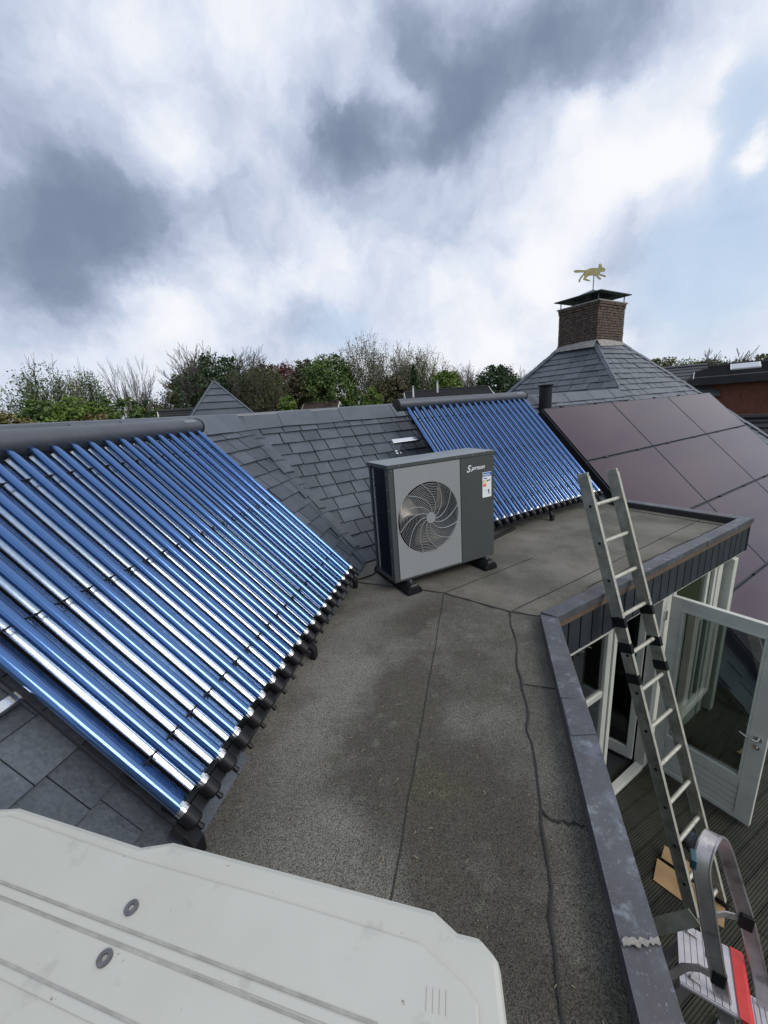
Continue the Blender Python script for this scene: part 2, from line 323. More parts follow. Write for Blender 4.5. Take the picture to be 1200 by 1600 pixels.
def area(p): return abs(sum(p[i][0]*p[(i+1) % len(p)][1]-p[(i+1) % len(p)][0]*p[i][1] for i in range(len(p))))/2

# ------------------------------------------------------------------ ground
g = MB(); g.quad((-1200, -1200, -5.2), (1200, -1200, -5.2), (1200, 1200, -5.2), (-1200, 1200, -5.2)); g.build('ground', 'grass', kind='structure')

# ------------------------------------------------------------------ directions of the two roof wings
B2 = R(46); D2 = Vector((math.sin(B2), math.cos(B2), 0)); U2 = Vector((-math.cos(B2), math.sin(B2), 0)); Z = Vector((0, 0, 1))
S2 = math.sqrt(2)
FA = frame((-1.09, 0, 0), (0, 1, 0), Vector((-1, 0, 1)))           # left slope:   x along +Y, y up the slope
FP = frame(U2*3.49, D2, U2+Z)                                       # right slope
FLF = frame(D2*8.3, -U2, D2+Z)                                      # left face of the hipped roof
RIDGE = 2.30                                                        # slope length up to the low ridge
camloc = Vector((0, 0, 1.6))

def slates(fr, polys, e=.18, wmin=.22, wmax=.33, seed=1, skip=None, gap=.006):
    """list of (mesh builder, world centre) for every slate on a slope"""
    rg = random.Random(seed); res = []
    amin = min(p[0] for q in polys for p in q); amax = max(p[0] for q in polys for p in q)
    bmin = min(p[1] for q in polys for p in q); bmax = max(p[1] for q in polys for p in q)
    k = 0; b = bmin
    while b < bmax - .02:
        a = amin - rg.uniform(0, .3)
        while a < amax:
            w = rg.uniform(wmin, wmax); rect = [(a+gap, b), (a+w-gap, b+rg.uniform(-.004, .004)), (a+w-gap, b+e+.035), (a+gap, b+e+.035)]
            for poly in polys:
                # crop each piece to its polygon, leave slivers out
                pc = clip(rect, poly)
                if len(pc) < 3 or area(pc) < .006: continue
                ca = sum(p[0] for p in pc)/len(pc); cb = sum(p[1] for p in pc)/len(pc)
                if skip and skip(ca, cb): continue
                j = rg.uniform(0, .005); tl = rg.uniform(-.006, .006); m = MB(); b0 = b
                m.prism(pc, -.004, lambda x, y, b0=b0, j=j, tl=tl, a=a: .020 + j - .017*(y-b0)/e + tl*(x-a)/.3)
                res.append((m, fr @ Vector((ca, cb, 0))))
            a += w
        b += e; k += 1
    return res
def place_slates(lst, fr, parent, lim=300):
    lst.sort(key=lambda t: (t[1]-camloc).length)
    for m, c in lst[:lim]: m.build('slate', 'slate', parent, fr=fr)
    if lst[lim:]:
        a = MB()
        for m, c in lst[lim:]: a.add(m.v, m.f)
        a.build('slate_field', 'slate', parent, fr=fr, kind='stuff')

# low wing ----------------------------------------------------------
low = empty('slate_roof', Matrix.Translation((-2.7, 4.4, 0)), 'low slate roof with a valley behind the heat pump', 'roof')
m = MB(); m.prism([(-1.6, -.3), (3.80, -.3), (3.80, 0), (4.47, RIDGE+.02), (-1.6, RIDGE+.02)], -.10, -.012)
m.build('roof_deck', 'underlay', low, fr=FA)
m = MB(); m.prism([(1.85, -.3), (6.0, -.3), (6.0, -.02), (10.05, -.02), (10.05, RIDGE+.02), (1.158, RIDGE+.02), (1.857, 0)], -.10, -.012)
m.build('roof_deck', 'underlay', low, fr=FP)
# far sides of the low roofs
m = MB(); rz = RIDGE/S2
rA0 = FA @ Vector((-1.6, RIDGE, -.05)); rA1 = FA @ Vector((4.47, RIDGE, -.05)); rB1 = FP @ Vector((10.05, RIDGE, -.05))
back = Vector((-1, 0, -1))*2.6
m.quad(rA0, rA1, rA1+Vector((-2.6, .9, -2.6)), rA0+back); m.quad(rA1, rB1, rB1+(U2-Z)*2.6, rA1+Vector((-2.6, .9, -2.6)))
m.build('rear_slope', 'gtile', low, fr=Matrix.Identity(4))
ls = slates(FA, [[(2.6, 0), (3.80, 0), (4.47, RIDGE-.12), (2.6, RIDGE-.12)]], seed=3)
ls += slates(FA, [[(-.9, -.02), (1.35, -.02), (1.35, 1.6), (-.9, 1.6)]], seed=5, wmin=.26, wmax=.34, e=.2, gap=.002)
lp = slates(FP, [[(1.857, 0), (10.0, 0), (10.0, RIDGE-.10), (1.188, RIDGE-.10)]], seed=4, wmin=.19, wmax=.29,
            skip=lambda a, b: (3.95 < a < 5.9 and b < 1.9) or (a > 6.75 and b < 1.72) or (3.55 < a < 5.2 and b < .5))
m = MB()
place_slates([(x, c) for x, c in ls], FA, low, 150)
place_slates(lp, FP, low, 150)
# valley strip of narrow cut slates and ridge pieces
v0 = Vector((-1.09, 3.80, 0)); v1 = Vector((-2.71, 4.47, 1.62)); nseg = 12
for i in range(nseg):
    a = v0.lerp(v1, i/nseg); b = v0.lerp(v1, (i+1)/nseg+.012); m = MB()
    la = Vector((0, -1, 0))*.10; lb = D2*.085
    lift = Vector((.003, 0, .010)); lo_ = Vector((.003, 0, .024))
    m.quad(a+lo_, a+la+lo_, b+la+lift, b+lift); m.quad(a+lo_, b+lift, b+lb+lift, a+lb+lo_)
    o = m.build('valley_slate', 'slate', low, fr=Matrix.Identity(4)); so = o.modifiers.new('s', 'SOLIDIFY'); so.thickness = .012
def ridge(fr, a0, a1, n, parent, w=.21, b=RIDGE, name='ridge_slate', mat='slate_ridge', jit=.008):
    st = (a1-a0)/n
    for i in range(n):
        x0 = a0+i*st; x1 = x0+st+.02; m = MB(); h_ = .026+.006*(i % 2)+rng.uniform(0, jit*.6)
        t_ = rng.uniform(-jit, jit)
        m.prism([(x0, b-w+t_), (x1, b-w-t_), (x1, b+.02), (x0, b+.02)], h_-.014, h_)
        m.build(name, mat, parent, fr=fr)
ridge(FA, 2.3, 4.40, 5, low, w=.24); ridge(FP, 1.20, 9.95, 20, low, w=.23)
m = MB(); m.tube([rA0+Vector((0, 0, .055)), rA1+Vector((0, 0, .055)), rB1+Vector((0, 0, .055))], .032, 8); m.build('ridge_roll', 'slate_ridge', low, fr=Matrix.Identity(4), smooth=True)

# hipped roof with chimney -------------------------------------------
hip = empty('hipped_roof', Matrix.Translation(D2*11.8+U2*6.9), 'tall hipped slate roof below the brick chimney', 'roof')
m = MB(); m.prism([(10.05, -.02), (15.25, -.02), (12.56, 4.24), (11.16, 4.13), (10.02, 2.42)], -.1, -.012)
m.prism([(5.75, -4.4), (16.5, -4.4), (15.27, -.03), (5.76, -.03)], -.1, -.014)
m.build('roof_deck', 'underlay', hip, fr=FP)
m = MB(); m.prism([(-8.95, 2.1), (-4.93, 2.1), (-6.42, 4.13), (-7.62, 4.16)], -.1, -.012); m.build('roof_deck', 'underlay', hip, fr=FLF)
Lh = D2*11.22+U2*7.62+Z*2.95; Rh = D2*12.56+U2*6.5+Z*2.98; Rb = D2*12.56+U2*7.7+Z*2.95
m = MB(); m.quad(Lh, Rb, D2*16+U2*11.5-Z*1.2, D2*8.2+U2*11.5-Z*1.2, D2*9.7+U2*8.95+Z*1.4); m.quad(Rb, Rh, D2*16.4+U2*2.2-Z*1.2, D2*16+U2*11.5-Z*1.2)
m.build('rear_slope', 'gtile', hip, fr=Matrix.Identity(4))
hs = slates(FP, [[(10.02, 1.72), (14.15, 1.72), (12.52, 4.14), (11.16, 4.11), (10.04, 2.42)], [(13.4, -.1), (15.2, -.1), (14.15, 1.72), (13.4, 1.72)]], e=.2, wmin=.26, wmax=.42, seed=8)
low_s = slates(FP, [[(5.78, -4.3), (6.9, -4.3), (6.9, -.05), (5.78, -.05)]], e=.24, wmin=.3, wmax=.4, seed=12)
hs += low_s
hf = slates(FLF, [[(-8.8, 2.2), (-5.0, 2.2), (-6.42, 4.10), (-7.58, 4.10)]], e=.22, wmin=.3, wmax=.5, seed=9)
place_slates(hs, FP, hip, 190); place_slates(hf, FLF, hip, 110)
def hipcap(p, q, n, side, w=.10, mat='slate_ridge'):
    p = Vector(p); q = Vector(q); side = Vector(side).normalized()
    for i in range(n):
        a = p.lerp(q, i/n); b = p.lerp(q, (i+1)/n+.01); m = MB(); l = Vector((0, 0, .03+.012*(i % 2)))
        m.ext([a+l, a+side*w+l-Vector((0, 0, .01)), b+side*w+l-Vector((0, 0, .012)), b+l], (0, 0, .016))
        m.build('hip_slate', mat, hip, fr=Matrix.Identity(4))
hb = D2*10.04+U2*5.16+Z*1.72; hM = D2*11.16+U2*6.42+Z*2.92
hipcap(hb-Z*.02, hM-Z*.02, 8, D2-U2*.0, .07); hipcap(hb-Z*.02, hM-Z*.02, 8, U2-D2*.0, .10)
hR0 = D2*15.2+U2*3.5+Z*.02; hipcap(hR0, D2*12.55+U2*6.48+Z*2.97, 14, -D2, .16)
m = MB(); ld = (hR0 - (D2*12.55+U2*6.48+Z*2.97)); q0 = D2*12.55+U2*6.48+Z*2.97 - D2*.20; m.ribbon([q0+Z*.0, q0+ld*.5, q0+ld], .03, .06, (0, 0, 1)); m.build('hip_batten', 'black', hip, fr=Matrix.Identity(4))
hipcap(D2*10.0+U2*8.62+Z*1.72, Lh, 8, -U2, .14)
m = MB(); ring = [hM+(-D2-U2)*.05, D2*12.56+U2*6.46+Z*2.95-U2*.04, ]
for (a, b, s) in ((hM, Rh, -U2), (hM, Lh, -D2)):
    m.ext([a+Z*.02+s*.13-Z*.10, b+Z*.02+s*.13-Z*.10, b+Z*.10+s*.02, a+Z*.10+s*.02], -s*.02)
m.build('lead_flashing', 'cement', hip, fr=Matrix.Identity(4))

# chimney -------------------------------------------------------------
ch = empty('chimney', Matrix.Translation(D2*11.85+U2*7.0+Z*2.9), 'square brown brick chimney with a metal rain cap', 'chimney')
CF = frame(D2*11.17+U2*6.43+Z*2.86, D2, U2)       # x along right face, y along left face
CW, CD, CH = 1.36, 1.16, 1.13
m = MB(); m.box(.012, CW-.012, .012, CD-.012, -.3, CH); m.build('mortar_core', 'mortar', ch, fr=CF)
m = MB(); rows = 17; rh = CH/rows
for r_ in range(rows):
    z0 = r_*rh+.006; z1 = (r_+1)*rh-.006; fl = .018*max(0, r_-(rows-3)); off = .0 if r_ % 2 else .115
    if r_ == rows-1: bw = .075; off = 0
    else: bw = .22
    def run(L_, put):
        x = -off
        while x < L_-.01:
            a = max(x, 0)+.005; b = min(x+bw, L_)-.005
            if b-a > .02: put(a, b, rng.uniform(0, .008))
            x += bw
    run(CW, lambda a, b, j: m.box(a, b, -fl-j, .05, z0, z1)); run(CW, lambda a, b, j: m.box(a, b, CD-.05, CD+fl+j, z0, z1))
    run(CD, lambda a, b, j: m.box(-fl-j, .05, a, b, z0, z1)); run(CD, lambda a, b, j: m.box(CW-.05, CW+fl+j, a, b, z0, z1))
m.build('brickwork', 'brick', ch, fr=CF, kind='stuff')
m = MB(); m.box(-.05, CW+.05, -.05, CD+.05, CH+.002, CH+.035); m.build('cement_cap', 'cement', ch, fr=CF)
zc = CH+.24
for x, y in ((.03, .03), (CW-.03, .03), (.03, CD-.03), (CW-.03, CD-.03)):
    m = MB(); m.tube([(x, y, CH+.03), (x, y, zc+.01)], .016, 6); m.build('cap_rod', 'verd', ch, fr=CF)
m = MB(); o_ = .11; c4 = [(-o_, -o_, zc), (CW+o_, -o_, zc), (CW+o_, CD+o_, zc), (-o_, CD+o_, zc)]; mid = []
t_ = .38
for x, y, z in c4: mid.append((x+(CW/2-x)*t_, y+(CD/2-y)*t_, z+.035))
ap = (CW/2, CD/2, zc+.24)
m.add(c4+mid+[ap], [(0,1,5,4), (1,2,6,5), (2,3,7,6), (3,0,4,7), (4,5,8), (5,6,8), (6,7,8), (7,4,8)])
o = m.build('rain_cap', 'verd', ch, fr=CF); so = o.modifiers.new('s', 'SOLIDIFY'); so.thickness = .02
# weather vane: a running animal cut from sheet metal
apw = CF @ Vector(ap); VF = frame(apw, (.90, .43, 0), (0, 0, 1))
wv = empty('weather_vane', Matrix.Translation(apw), 'brass coloured running fox weather vane on top of the chimney cap', 'weather vane')
m = MB(); m.tube([(0, -.02, 0), (0, .36, 0)], .013, 6); m.build('rod', 'verd', wv, fr=VF, smooth=True)
fx = [(252,262),(275,247),(330,245),(400,248),(440,243),(480,228),(540,222),(605,222),(612,178),(628,170),(636,190),(650,182),(652,212),(700,226),(706,240),(690,264),(655,262),(625,280),(650,292),(690,296),(718,308),(716,322),(670,312),(620,300),(600,296),(612,312),(650,338),(648,350),(620,346),(580,312),(545,303),(490,305),(455,318),(430,340),(470,350),(502,364),(490,368),(440,362),(392,348),(412,318),(405,300),(385,320),(360,345),(348,378),(330,378),(335,350),(365,310),(392,285),(400,270),(340,273),(280,275)]
sc = .0212/8.57*.93; m = MB(); pts = [((x-545)*sc, (308-y)*sc+.345) for x, y in fx]; m.prism(pts, -.008, .008); m.build('fox_figure', 'brass', wv, fr=VF)

# small pyramid roof --------------------------------------------------
bt = R(-33.6); tp = Vector((math.sin(bt)*10, math.cos(bt)*10, 0))
tu = empty('pyramid_roof', Matrix.Translation(tp+Z*.3), 'small pointed slate pyramid roof behind the low ridge', 'roof')
fwd = Vector((-tp.x, -tp.y, 0)).normalized(); fwd = Matrix.Rotation(R(6), 3, 'Z') @ fwd; rt = Vector((-fwd.y, fwd.x, 0))
TF = frame(tp, rt, -fwd)
hw = 1.13; zb = 1.10; za = 2.47
for q in range(4):
    ca, sa = math.cos(q*math.pi/2), math.sin(q*math.pi/2)
    nr = 9
    for k in range(nr):
        t0 = k/nr; t1 = min(1, (k+1)/nr+.012)
        def pt(side, t, lift):
            w = hw*(1-t)+.002; x = side*w; y = -(w+lift); z = zb+(za-zb)*t+lift*.6
            return (x*ca-y*sa, x*sa+y*ca, z)
        m = MB(); m.add([pt(-1, t0, .028), pt(1, t0, .028), pt(1, t1, .006), pt(-1, t1, .006), pt(-1, t0, 0), pt(1, t0, 0), pt(1, t1, -.01), pt(-1, t1, -.01)],
                        [(0,1,2,3), (4,7,6,5), (0,4,5,1), (1,5,6,2), (2,6,7,3), (3,7,4,0)])
        m.build('slate_course', 'slate', tu, fr=TF)
    m = MB(); m.ribbon([((hw+.03)*(ca+sa), (hw+.03)*(sa-ca), zb+.02), (0, 0, za+.03)], .05, .016, (ca-sa, sa+ca, 0)); m.build('hip_slate', 'slate_ridge', tu, fr=TF)
m = MB(); m.box(-hw+.1, hw-.1, -hw+.1, hw-.1, -.5, zb); m.build('wall', 'gtile', tu, fr=TF)

# ------------------------------------------------------------------ house: flat roof, parapet, front with door
house = empty('house', Matrix.Translation((.6, 2.6, -2.42)), 'flat roofed dormer of the house with a white glazed front and dark edge boards', 'house')
I4 = Matrix.Identity(4)
CI = [(.30, -1.0), (.405, .70), (.456, 1.59), (.522, 2.709), (3.098, 5.051)]
CO = [(.40, -1.0), (.506, .716), (.569, 1.604), (.628, 2.648), (3.255, 5.048)]
backp = D2*5.74+U2*3.49
m = MB(); m.prism([(-1.3, -1.0), (.33, -1.0), (.54, 2.70), (3.1, 5.05), (backp.x+.05, backp.y), (-1.09, 3.85), (-1.3, 3.85)], -.30, -.02)
fr_ = m.build('flat_roof', 'tar', house, fr=I4)
def wob(p, q, n=10, a=.008, seed=0):
    rg = random.Random(seed); return [(p[0]+(q[0]-p[0])*i/n+(rg.uniform(-a, a) if 0 < i < n else 0), p[1]+(q[1]-p[1])*i/n+(rg.uniform(-a, a) if 0 < i < n else 0)) for i in range(n+1)]
s1 = wob((-.30, -1.0), (-.27, .916), 10, .003, 1)[:-1] + wob((-.27, .916), (-.20, 3.14), 14, .004, 2)
s2 = wob((.17, -1.0), (.227, .703), 8, .006, 3)[:-1] + wob((.227, .703), (.276, 1.295), 8, .009, 4)[:-1] + wob((.276, 1.295), (.325, 2.85), 16, .012, 5)
s3a = wob((-1.14, 3.34), (-.20, 3.14), 10, .006, 6); s3b = wob((-.20, 3.14), (.325, 2.85), 8, .006, 7); s3c = wob((.325, 2.85), (.55, 2.80), 5, .008, 8)
def sheet(poly, mat, z): m = MB(); m.prism(poly, -.018, z); o = m.build('felt_sheet', mat, fr_, fr=I4); return o
def offs(pl, dx, dy): return [(x+dx, y+dy) for x, y in pl]
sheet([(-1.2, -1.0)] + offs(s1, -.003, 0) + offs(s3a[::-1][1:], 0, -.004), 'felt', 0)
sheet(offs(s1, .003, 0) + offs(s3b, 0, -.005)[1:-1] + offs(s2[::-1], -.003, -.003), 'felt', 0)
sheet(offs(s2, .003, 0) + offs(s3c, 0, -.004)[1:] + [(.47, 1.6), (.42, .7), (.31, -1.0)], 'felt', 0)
# far sheets laid along the second wing
farb = [(-1.14, 3.34)] + offs(s3a, 0, .003)[1:] + offs(s3b, 0, .003)[1:] + offs(s3c, 0, .003)[1:]
A1 = Vector((-.20, 3.14)); A2 = Vector((.325, 2.85)); d2 = Vector((D2.x, D2.y)); u2 = Vector((U2.x, U2.y))
def hit(p, d, n, c):   # p + t d with n.x = c
    t = (c-p.dot(n))/d.dot(n); return p+d*t
e1_ = hit(A1, d2, d2, 5.74); e2_ = hit(A2, d2, d2, 5.74)
sheet(offs(s3a, 0, .003) + [tuple(e1_ + u2*.003), (backp.x, backp.y), (-1.09, 3.83)], 'felt_far', 0)
sheet([tuple(A1 - u2*.002)] + offs(s3b, 0, .003)[1:-1] + [tuple(A2+u2*.003), tuple(e2_ + u2*.003), tuple(e1_ - u2*.003)], 'felt_far', 0)
sheet([tuple(A2 - u2*.002)] + offs(s3c, 0, .003)[1:] + [(3.11, 5.05), tuple(e2_ - u2*.003)], 'felt_far', 0)
def seam(pl, r=.005, z=.003, nm='bitumen_seam'):
    rg = random.Random(len(pl)); m = MB(); m.tube([(x, y, z) for x, y in pl], [r*rg.uniform(.6, 1.5) for _ in pl], 5); m.build(nm, 'tar', fr_, fr=I4)
seam(s1, .0028, .001); seam(s2, .0045); seam(s3a, .007); seam(s3b, .007); seam(s3c, .006)
seam(wob((.276, 1.28), (.30, 1.245), 5, .003, 9)[:-1]+wob((.30, 1.245), (.42, 1.24), 8, .008, 10), .005)
seam(wob((.31, 2.02), (.485, 2.0), 6, .004, 11), .004); seam(wob(tuple(A1), tuple(A1+d2*1.2), 10, .004, 12), .0025); seam(wob(tuple(A2), tuple(A2+d2*3.5), 20, .004, 13), .003)
seam(wob((1.0, 3.3), (2.9, 5.0), 20, .012, 14), .004); seam(wob((2.95, 5.02), tuple(Vector((2.95, 5.02))-Vector((.70, -.72))*1.1), 12, .006, 15), .004)
m = MB(); rg = random.Random(5)
for _ in range(420):
    x = rg.uniform(-1.0, .5); y = rg.uniform(.5, 3.6); a = rg.uniform(0, 6.3); l = rg.choice((.004, .006, .01, .02)); w = rg.uniform(.0012, .0028)
    if x > .38+.02*y and y < 3: continue
    m.ribbon([(x, y, .006), (x+l*math.cos(a)*.5, y+l*math.sin(a)*.5, .008), (x+l*math.cos(a), y+l*math.sin(a), .006)], w, .001, (math.sin(a), -math.cos(a), 0))
m.build('twig_litter', pm('litter', (.30, .24, .15), .8, rnd=0), kind='stuff', label='scattered straw and twig bits on the felt roof', cat='litter')

# parapet cap in folded metal lengths
def lerp2(a, b, t): return (a[0]+(b[0]-a[0])*t, a[1]+(b[1]-a[1])*t)
def cap_piece(i, t0, t1, zz=.09, th=.02):
    a, b, c, d = lerp2(CI[i], CI[i+1], t0), lerp2(CI[i], CI[i+1], t1), lerp2(CO[i], CO[i+1], t1), lerp2(CO[i], CO[i+1], t0)
    return a, b, c, d
def capseg(inner, outer, zz, jit=0):
    m = MB(); n = len(inner)
    for k in range(n-1):
        ia, ib, oa, ob = inner[k], inner[k+1], outer[k], outer[k+1]
        mid = lambda p, q: ((p[0]+q[0])/2, (p[1]+q[1])/2)
        ma, mb_ = mid(ia, oa), mid(ib, ob)
        m.quad((*ia, zz-.075), (*ib, zz-.075), (*ib, zz-.006), (*ia, zz-.006))
        m.quad((*ia, zz-.006), (*ib, zz-.006), (*mb_, zz-.003), (*ma, zz-.003)); m.quad((*ma, zz-.003), (*mb_, zz-.003), (*ob, zz), (*oa, zz))
        m.quad((*oa, zz), (*ob, zz), (*ob, zz-.05), (*oa, zz-.05))
    o = m.build('parapet_cap', 'lead', house, fr=I4); so = o.modifiers.new('s', 'SOLIDIFY'); so.thickness = .004; return o
ZC = .085
j1a, j1b = lerp2(CI[1], CI[2], .17), lerp2(CO[1], CO[2], .17); j2a, j2b = lerp2(CI[2], CI[3], .22), lerp2(CO[2], CO[3], .22)
capseg([CI[0], CI[1], j1a], [CO[0], CO[1], j1b], ZC)
capseg([j1a, CI[2], j2a], [j1b, CO[2], j2b], ZC+.003)
capseg([j2a, CI[3]], [j2b, CO[3]], ZC)
far_n = 3
for k in range(far_n): capseg([lerp2(CI[3], CI[4], k/far_n), lerp2(CI[3], CI[4], (k+1)/far_n)], [lerp2(CO[3], CO[4], k/far_n), lerp2(CO[3], CO[4], (k+1)/far_n)], ZC+.002*(k % 2))
ck = Vector((-.690, .722)); ce = Vector(CI[4])+ck*1.42; cf = Vector(CO[4])+ck*1.44
capseg([CI[4], tuple(ce)], [CO[4], tuple(cf)], ZC+.001)
m = MB(); m.prism([(CI[4][0]-.01, CI[4][1]), (ce.x-.01, ce.y), (ce.x+.06, ce.y+.05), (CI[4][0]+.06, CI[4][1]+.05)], -.02, ZC-.02); m.build('parapet_upstand', 'tar', house, fr=I4)
m = MB(); rg = random.Random(3); n = 14
up = [lerp2((j1a[0]+.0, j1a[1]-.006), (j1b[0]+.0, j1b[1]-.006), i/n) for i in range(n+1)]; dn = [lerp2((j1a[0], j1a[1]+.009), (j1b[0], j1b[1]+.009), i/n) for i in range(n+1)]
up = [(x, y+rg.uniform(-.006, .006)) for x, y in up]; dn = [(x, y+rg.uniform(-.006, .006)) for x, y in dn]
m.prism(up+dn[::-1], ZC+.002, ZC+.005); m.build('sealant_patch', 'sealant', house, fr=I4)
m = MB(); m.ribbon([(*j2a, ZC+.004), (*j2b, ZC+.003)], .012, .004, (0, 1, 0)); m.build('cap_joint', 'lead', house, fr=I4)
m = MB(); m.ribbon([(*CI[3], ZC+.004), (*CO[3], ZC+.002)], .010, .006, (0, 1, 0)); m.build('cap_joint', 'lead', house, fr=I4)
m = MB(); inn = [(x+.012, y-.01) for x, y in CI]; ins = [(CO[0][0]-.07, CO[0][1]), (CO[1][0]-.07, CO[1][1]), (CO[2][0]-.07, CO[2][1]), (CO[3][0]-.065, CO[3][1]+.03), (CO[4][0]-.06, CO[4][1]+.03)]
m.prism(inn + ins[::-1], -.28, ZC-.02); m.build('parapet_core', 'tar', house, fr=I4)

FO = Vector((CO[3][0], CO[3][1], 0)); fd = (Vector(CO[4])-Vector(CO[3])).normalized(); FD = Vector((fd.x, fd.y, 0)); FN = Vector((-fd.y, fd.x, 0))
FF = frame(FO, FD, FN)                         # facade frame: x along, y inward, z up
FLEN = (Vector(CO[4])-Vector(CO[3])).length
m = MB(); m.box(.0, FLEN-.012, .008, .03, -.015, ZC-.052); m.build('edge_trim', 'trim', house, fr=FF)
bw = .152; n = int(FLEN/bw)+1
for i in range(n):
    m = MB(); x0 = .015+i*bw; x1 = min(x0+bw-.016, FLEN); m.box(x0, x1, .018, .040, -.315, -.017); m.build('fascia_board', 'board', house, fr=FF, bevel=.003)
m = MB(); m.box(.0, FLEN, .045, .10, -.30, -.02); m.build('fascia_backing', 'black', house, fr=FF)
# cheek side boards and near side boards
CKF = frame((CO[4][0], CO[4][1], 0), (ck.x, ck.y, 0), (-.722, -.690, 0))
for i in range(9):
    m = MB(); m.box(.01+i*.152, .147+i*.152, .018, .036, -.31, -.017); m.build('fascia_board', 'board', house, fr=CKF, bevel=.003)
m = MB(); m.box(.012, 1.44, .008, .03, -.015, ZC-.052); m.build('edge_trim', 'trim', house, fr=CKF)
m = MB(); m.box(.10, 2.6, .10, .18, -2.42, -.30); m.build('cheek_wall', 'board', house, fr=CKF)
NF = frame((CO[0][0], CO[0][1], 0), Vector((CO[3][0]-CO[0][0], CO[3][1]-CO[0][1], 0)), Vector((-1, .06, 0)))
for i in range(24):
    m = MB(); m.box(.01+i*.152, .147+i*.152, .018, .036, -.315, -.02); m.build('fascia_board', 'board', house, fr=NF)
m = MB(); m.box(0, 3.66, .10, .2, -2.42, -.30); m.build('side_wall', 'board', house, fr=NF)

# front: white frames, panes, dark room
ZT, ZB_ = -.318, -2.40
m = MB(); m.box(.02, FLEN-.02, .03, .05, ZT-.015, ZT); m.build('head_bead', 'white', house, fr=FF)
def window(s0, s1, zb, zt, stiles=(), rails=(), fw=.07, pane='window_glass', off=.075):
    m = MB(); m.box(s0, s0+fw, off, off+.06, zb, zt); m.box(s1-fw, s1, off, off+.06, zb, zt)
    m.box(s0+fw, s1-fw, off, off+.06, zt-fw, zt); m.box(s0+fw, s1-fw, off, off+.06, zb, zb+fw)
    for s in stiles: m.box(s-.03, s+.03, off+.004, off+.055, zb+fw, zt-fw)
    for z in rails: m.box(s0+fw, s1-fw, off+.008, off+.05, z-.03, z+.03)
    w = m.build('window', 'white', house, fr=FF, bevel=.006)
    p = MB(); p.box(s0+fw-.005, s1-fw+.005, off+.028, off+.034, zb+fw-.005, zt-fw+.005); p.build('pane', pane, w, fr=FF)
    return w
window(.10, .90, ZB_+.02, ZT-.016, rails=(-1.03,), fw=.075)
window(1.97, 2.98, ZB_+.28, ZT-.016, stiles=(2.78,), fw=.06)
m = MB(); m.box(1.97, 2.98, .08, .13, ZB_-.02, ZB_+.28); m.build('lower_panel', 'white', house, fr=FF)
for (a, b, o0, o1) in ((.92, .975, .07, .15), (1.70, 1.79, .05, .15), (1.80, 1.955, .08, .15), (3.0, 3.12, .07, .14)):
    m = MB(); m.box(a, b, o0, o1, ZB_, ZT-.016); m.build('door_post', 'white', house, fr=FF, bevel=.005)
m = MB(); m.box(3.20, 3.30, .0, .10, ZB_, ZT-.02); m.build('corner_post', 'white', house, fr=FF, bevel=.006)
m = MB(); m.box(.976, 1.699, .05, .13, ZB_-.02, ZB_+.03); m.build('threshold', 'white', house, fr=FF, bevel=.006)
m = MB()
for z in (-.55, -1.0, -1.9): m.box(1.74, 1.785, .035, .049, z-.05, z+.05)
m.build('hinge', 'steel', house, fr=FF)
# inner, half open second door leaf seen in the opening
m = MB(); m.box(.0, .06, 0, .045, ZB_+.06, ZT-.03); m.box(.52, .60, 0, .045, ZB_+.06, ZT-.03); m.box(.06, .52, 0, .045, ZT-.11, ZT-.03); m.box(.06, .52, 0, .045, ZB_+.06, ZB_+.20)
LF = frame(FF @ Vector((1.69, .16, 0)), FN*.97-FD*.25, -FD)
lf = m.build('inner_door', 'white', house, fr=LF, bevel=.004); p = MB(); p.box(.055, .525, .02, .026, ZB_+.19, ZT-.10); p.build('pane', 'window_glass', lf, fr=LF)
# room
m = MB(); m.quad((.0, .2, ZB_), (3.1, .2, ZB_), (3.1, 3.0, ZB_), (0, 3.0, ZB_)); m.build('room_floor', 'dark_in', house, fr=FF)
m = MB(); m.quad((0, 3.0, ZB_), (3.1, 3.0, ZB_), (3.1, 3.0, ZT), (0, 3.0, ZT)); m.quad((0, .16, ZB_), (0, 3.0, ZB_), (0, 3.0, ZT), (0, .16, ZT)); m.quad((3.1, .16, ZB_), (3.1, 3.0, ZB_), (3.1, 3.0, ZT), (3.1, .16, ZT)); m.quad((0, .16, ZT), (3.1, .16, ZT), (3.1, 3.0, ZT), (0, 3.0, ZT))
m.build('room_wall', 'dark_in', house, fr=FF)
def pleats(s0, s1, off, z0, z1, lab):
    n = int((s1-s0)/.018); m = MB(); v = []
    for i in range(n+1):
        x = s0+(s1-s0)*i/n; y = off+.018*math.sin(i*1.35)+.01*math.sin(i*.4); v += [(x, y, z0), (x, y, z1)]
    m.add(v, [(2*i, 2*i+2, 2*i+3, 2*i+1) for i in range(n)])
    o = m.build('curtain', 'curtain', fr=FF, label=lab, cat='curtain', group='pleated curtains behind the glazed front', smooth=True)
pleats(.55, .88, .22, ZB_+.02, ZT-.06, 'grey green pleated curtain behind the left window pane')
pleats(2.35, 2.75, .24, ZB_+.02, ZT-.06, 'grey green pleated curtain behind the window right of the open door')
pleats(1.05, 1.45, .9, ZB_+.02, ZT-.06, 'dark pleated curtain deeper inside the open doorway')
m = MB(); m.box(1.05, 1.95, .45, 1.5, ZB_+.004, ZB_+.02); m.build('rug', 'navy', fr=FF, label='navy blue rug on the floor inside the open doorway', cat='rug', bevel=.004)

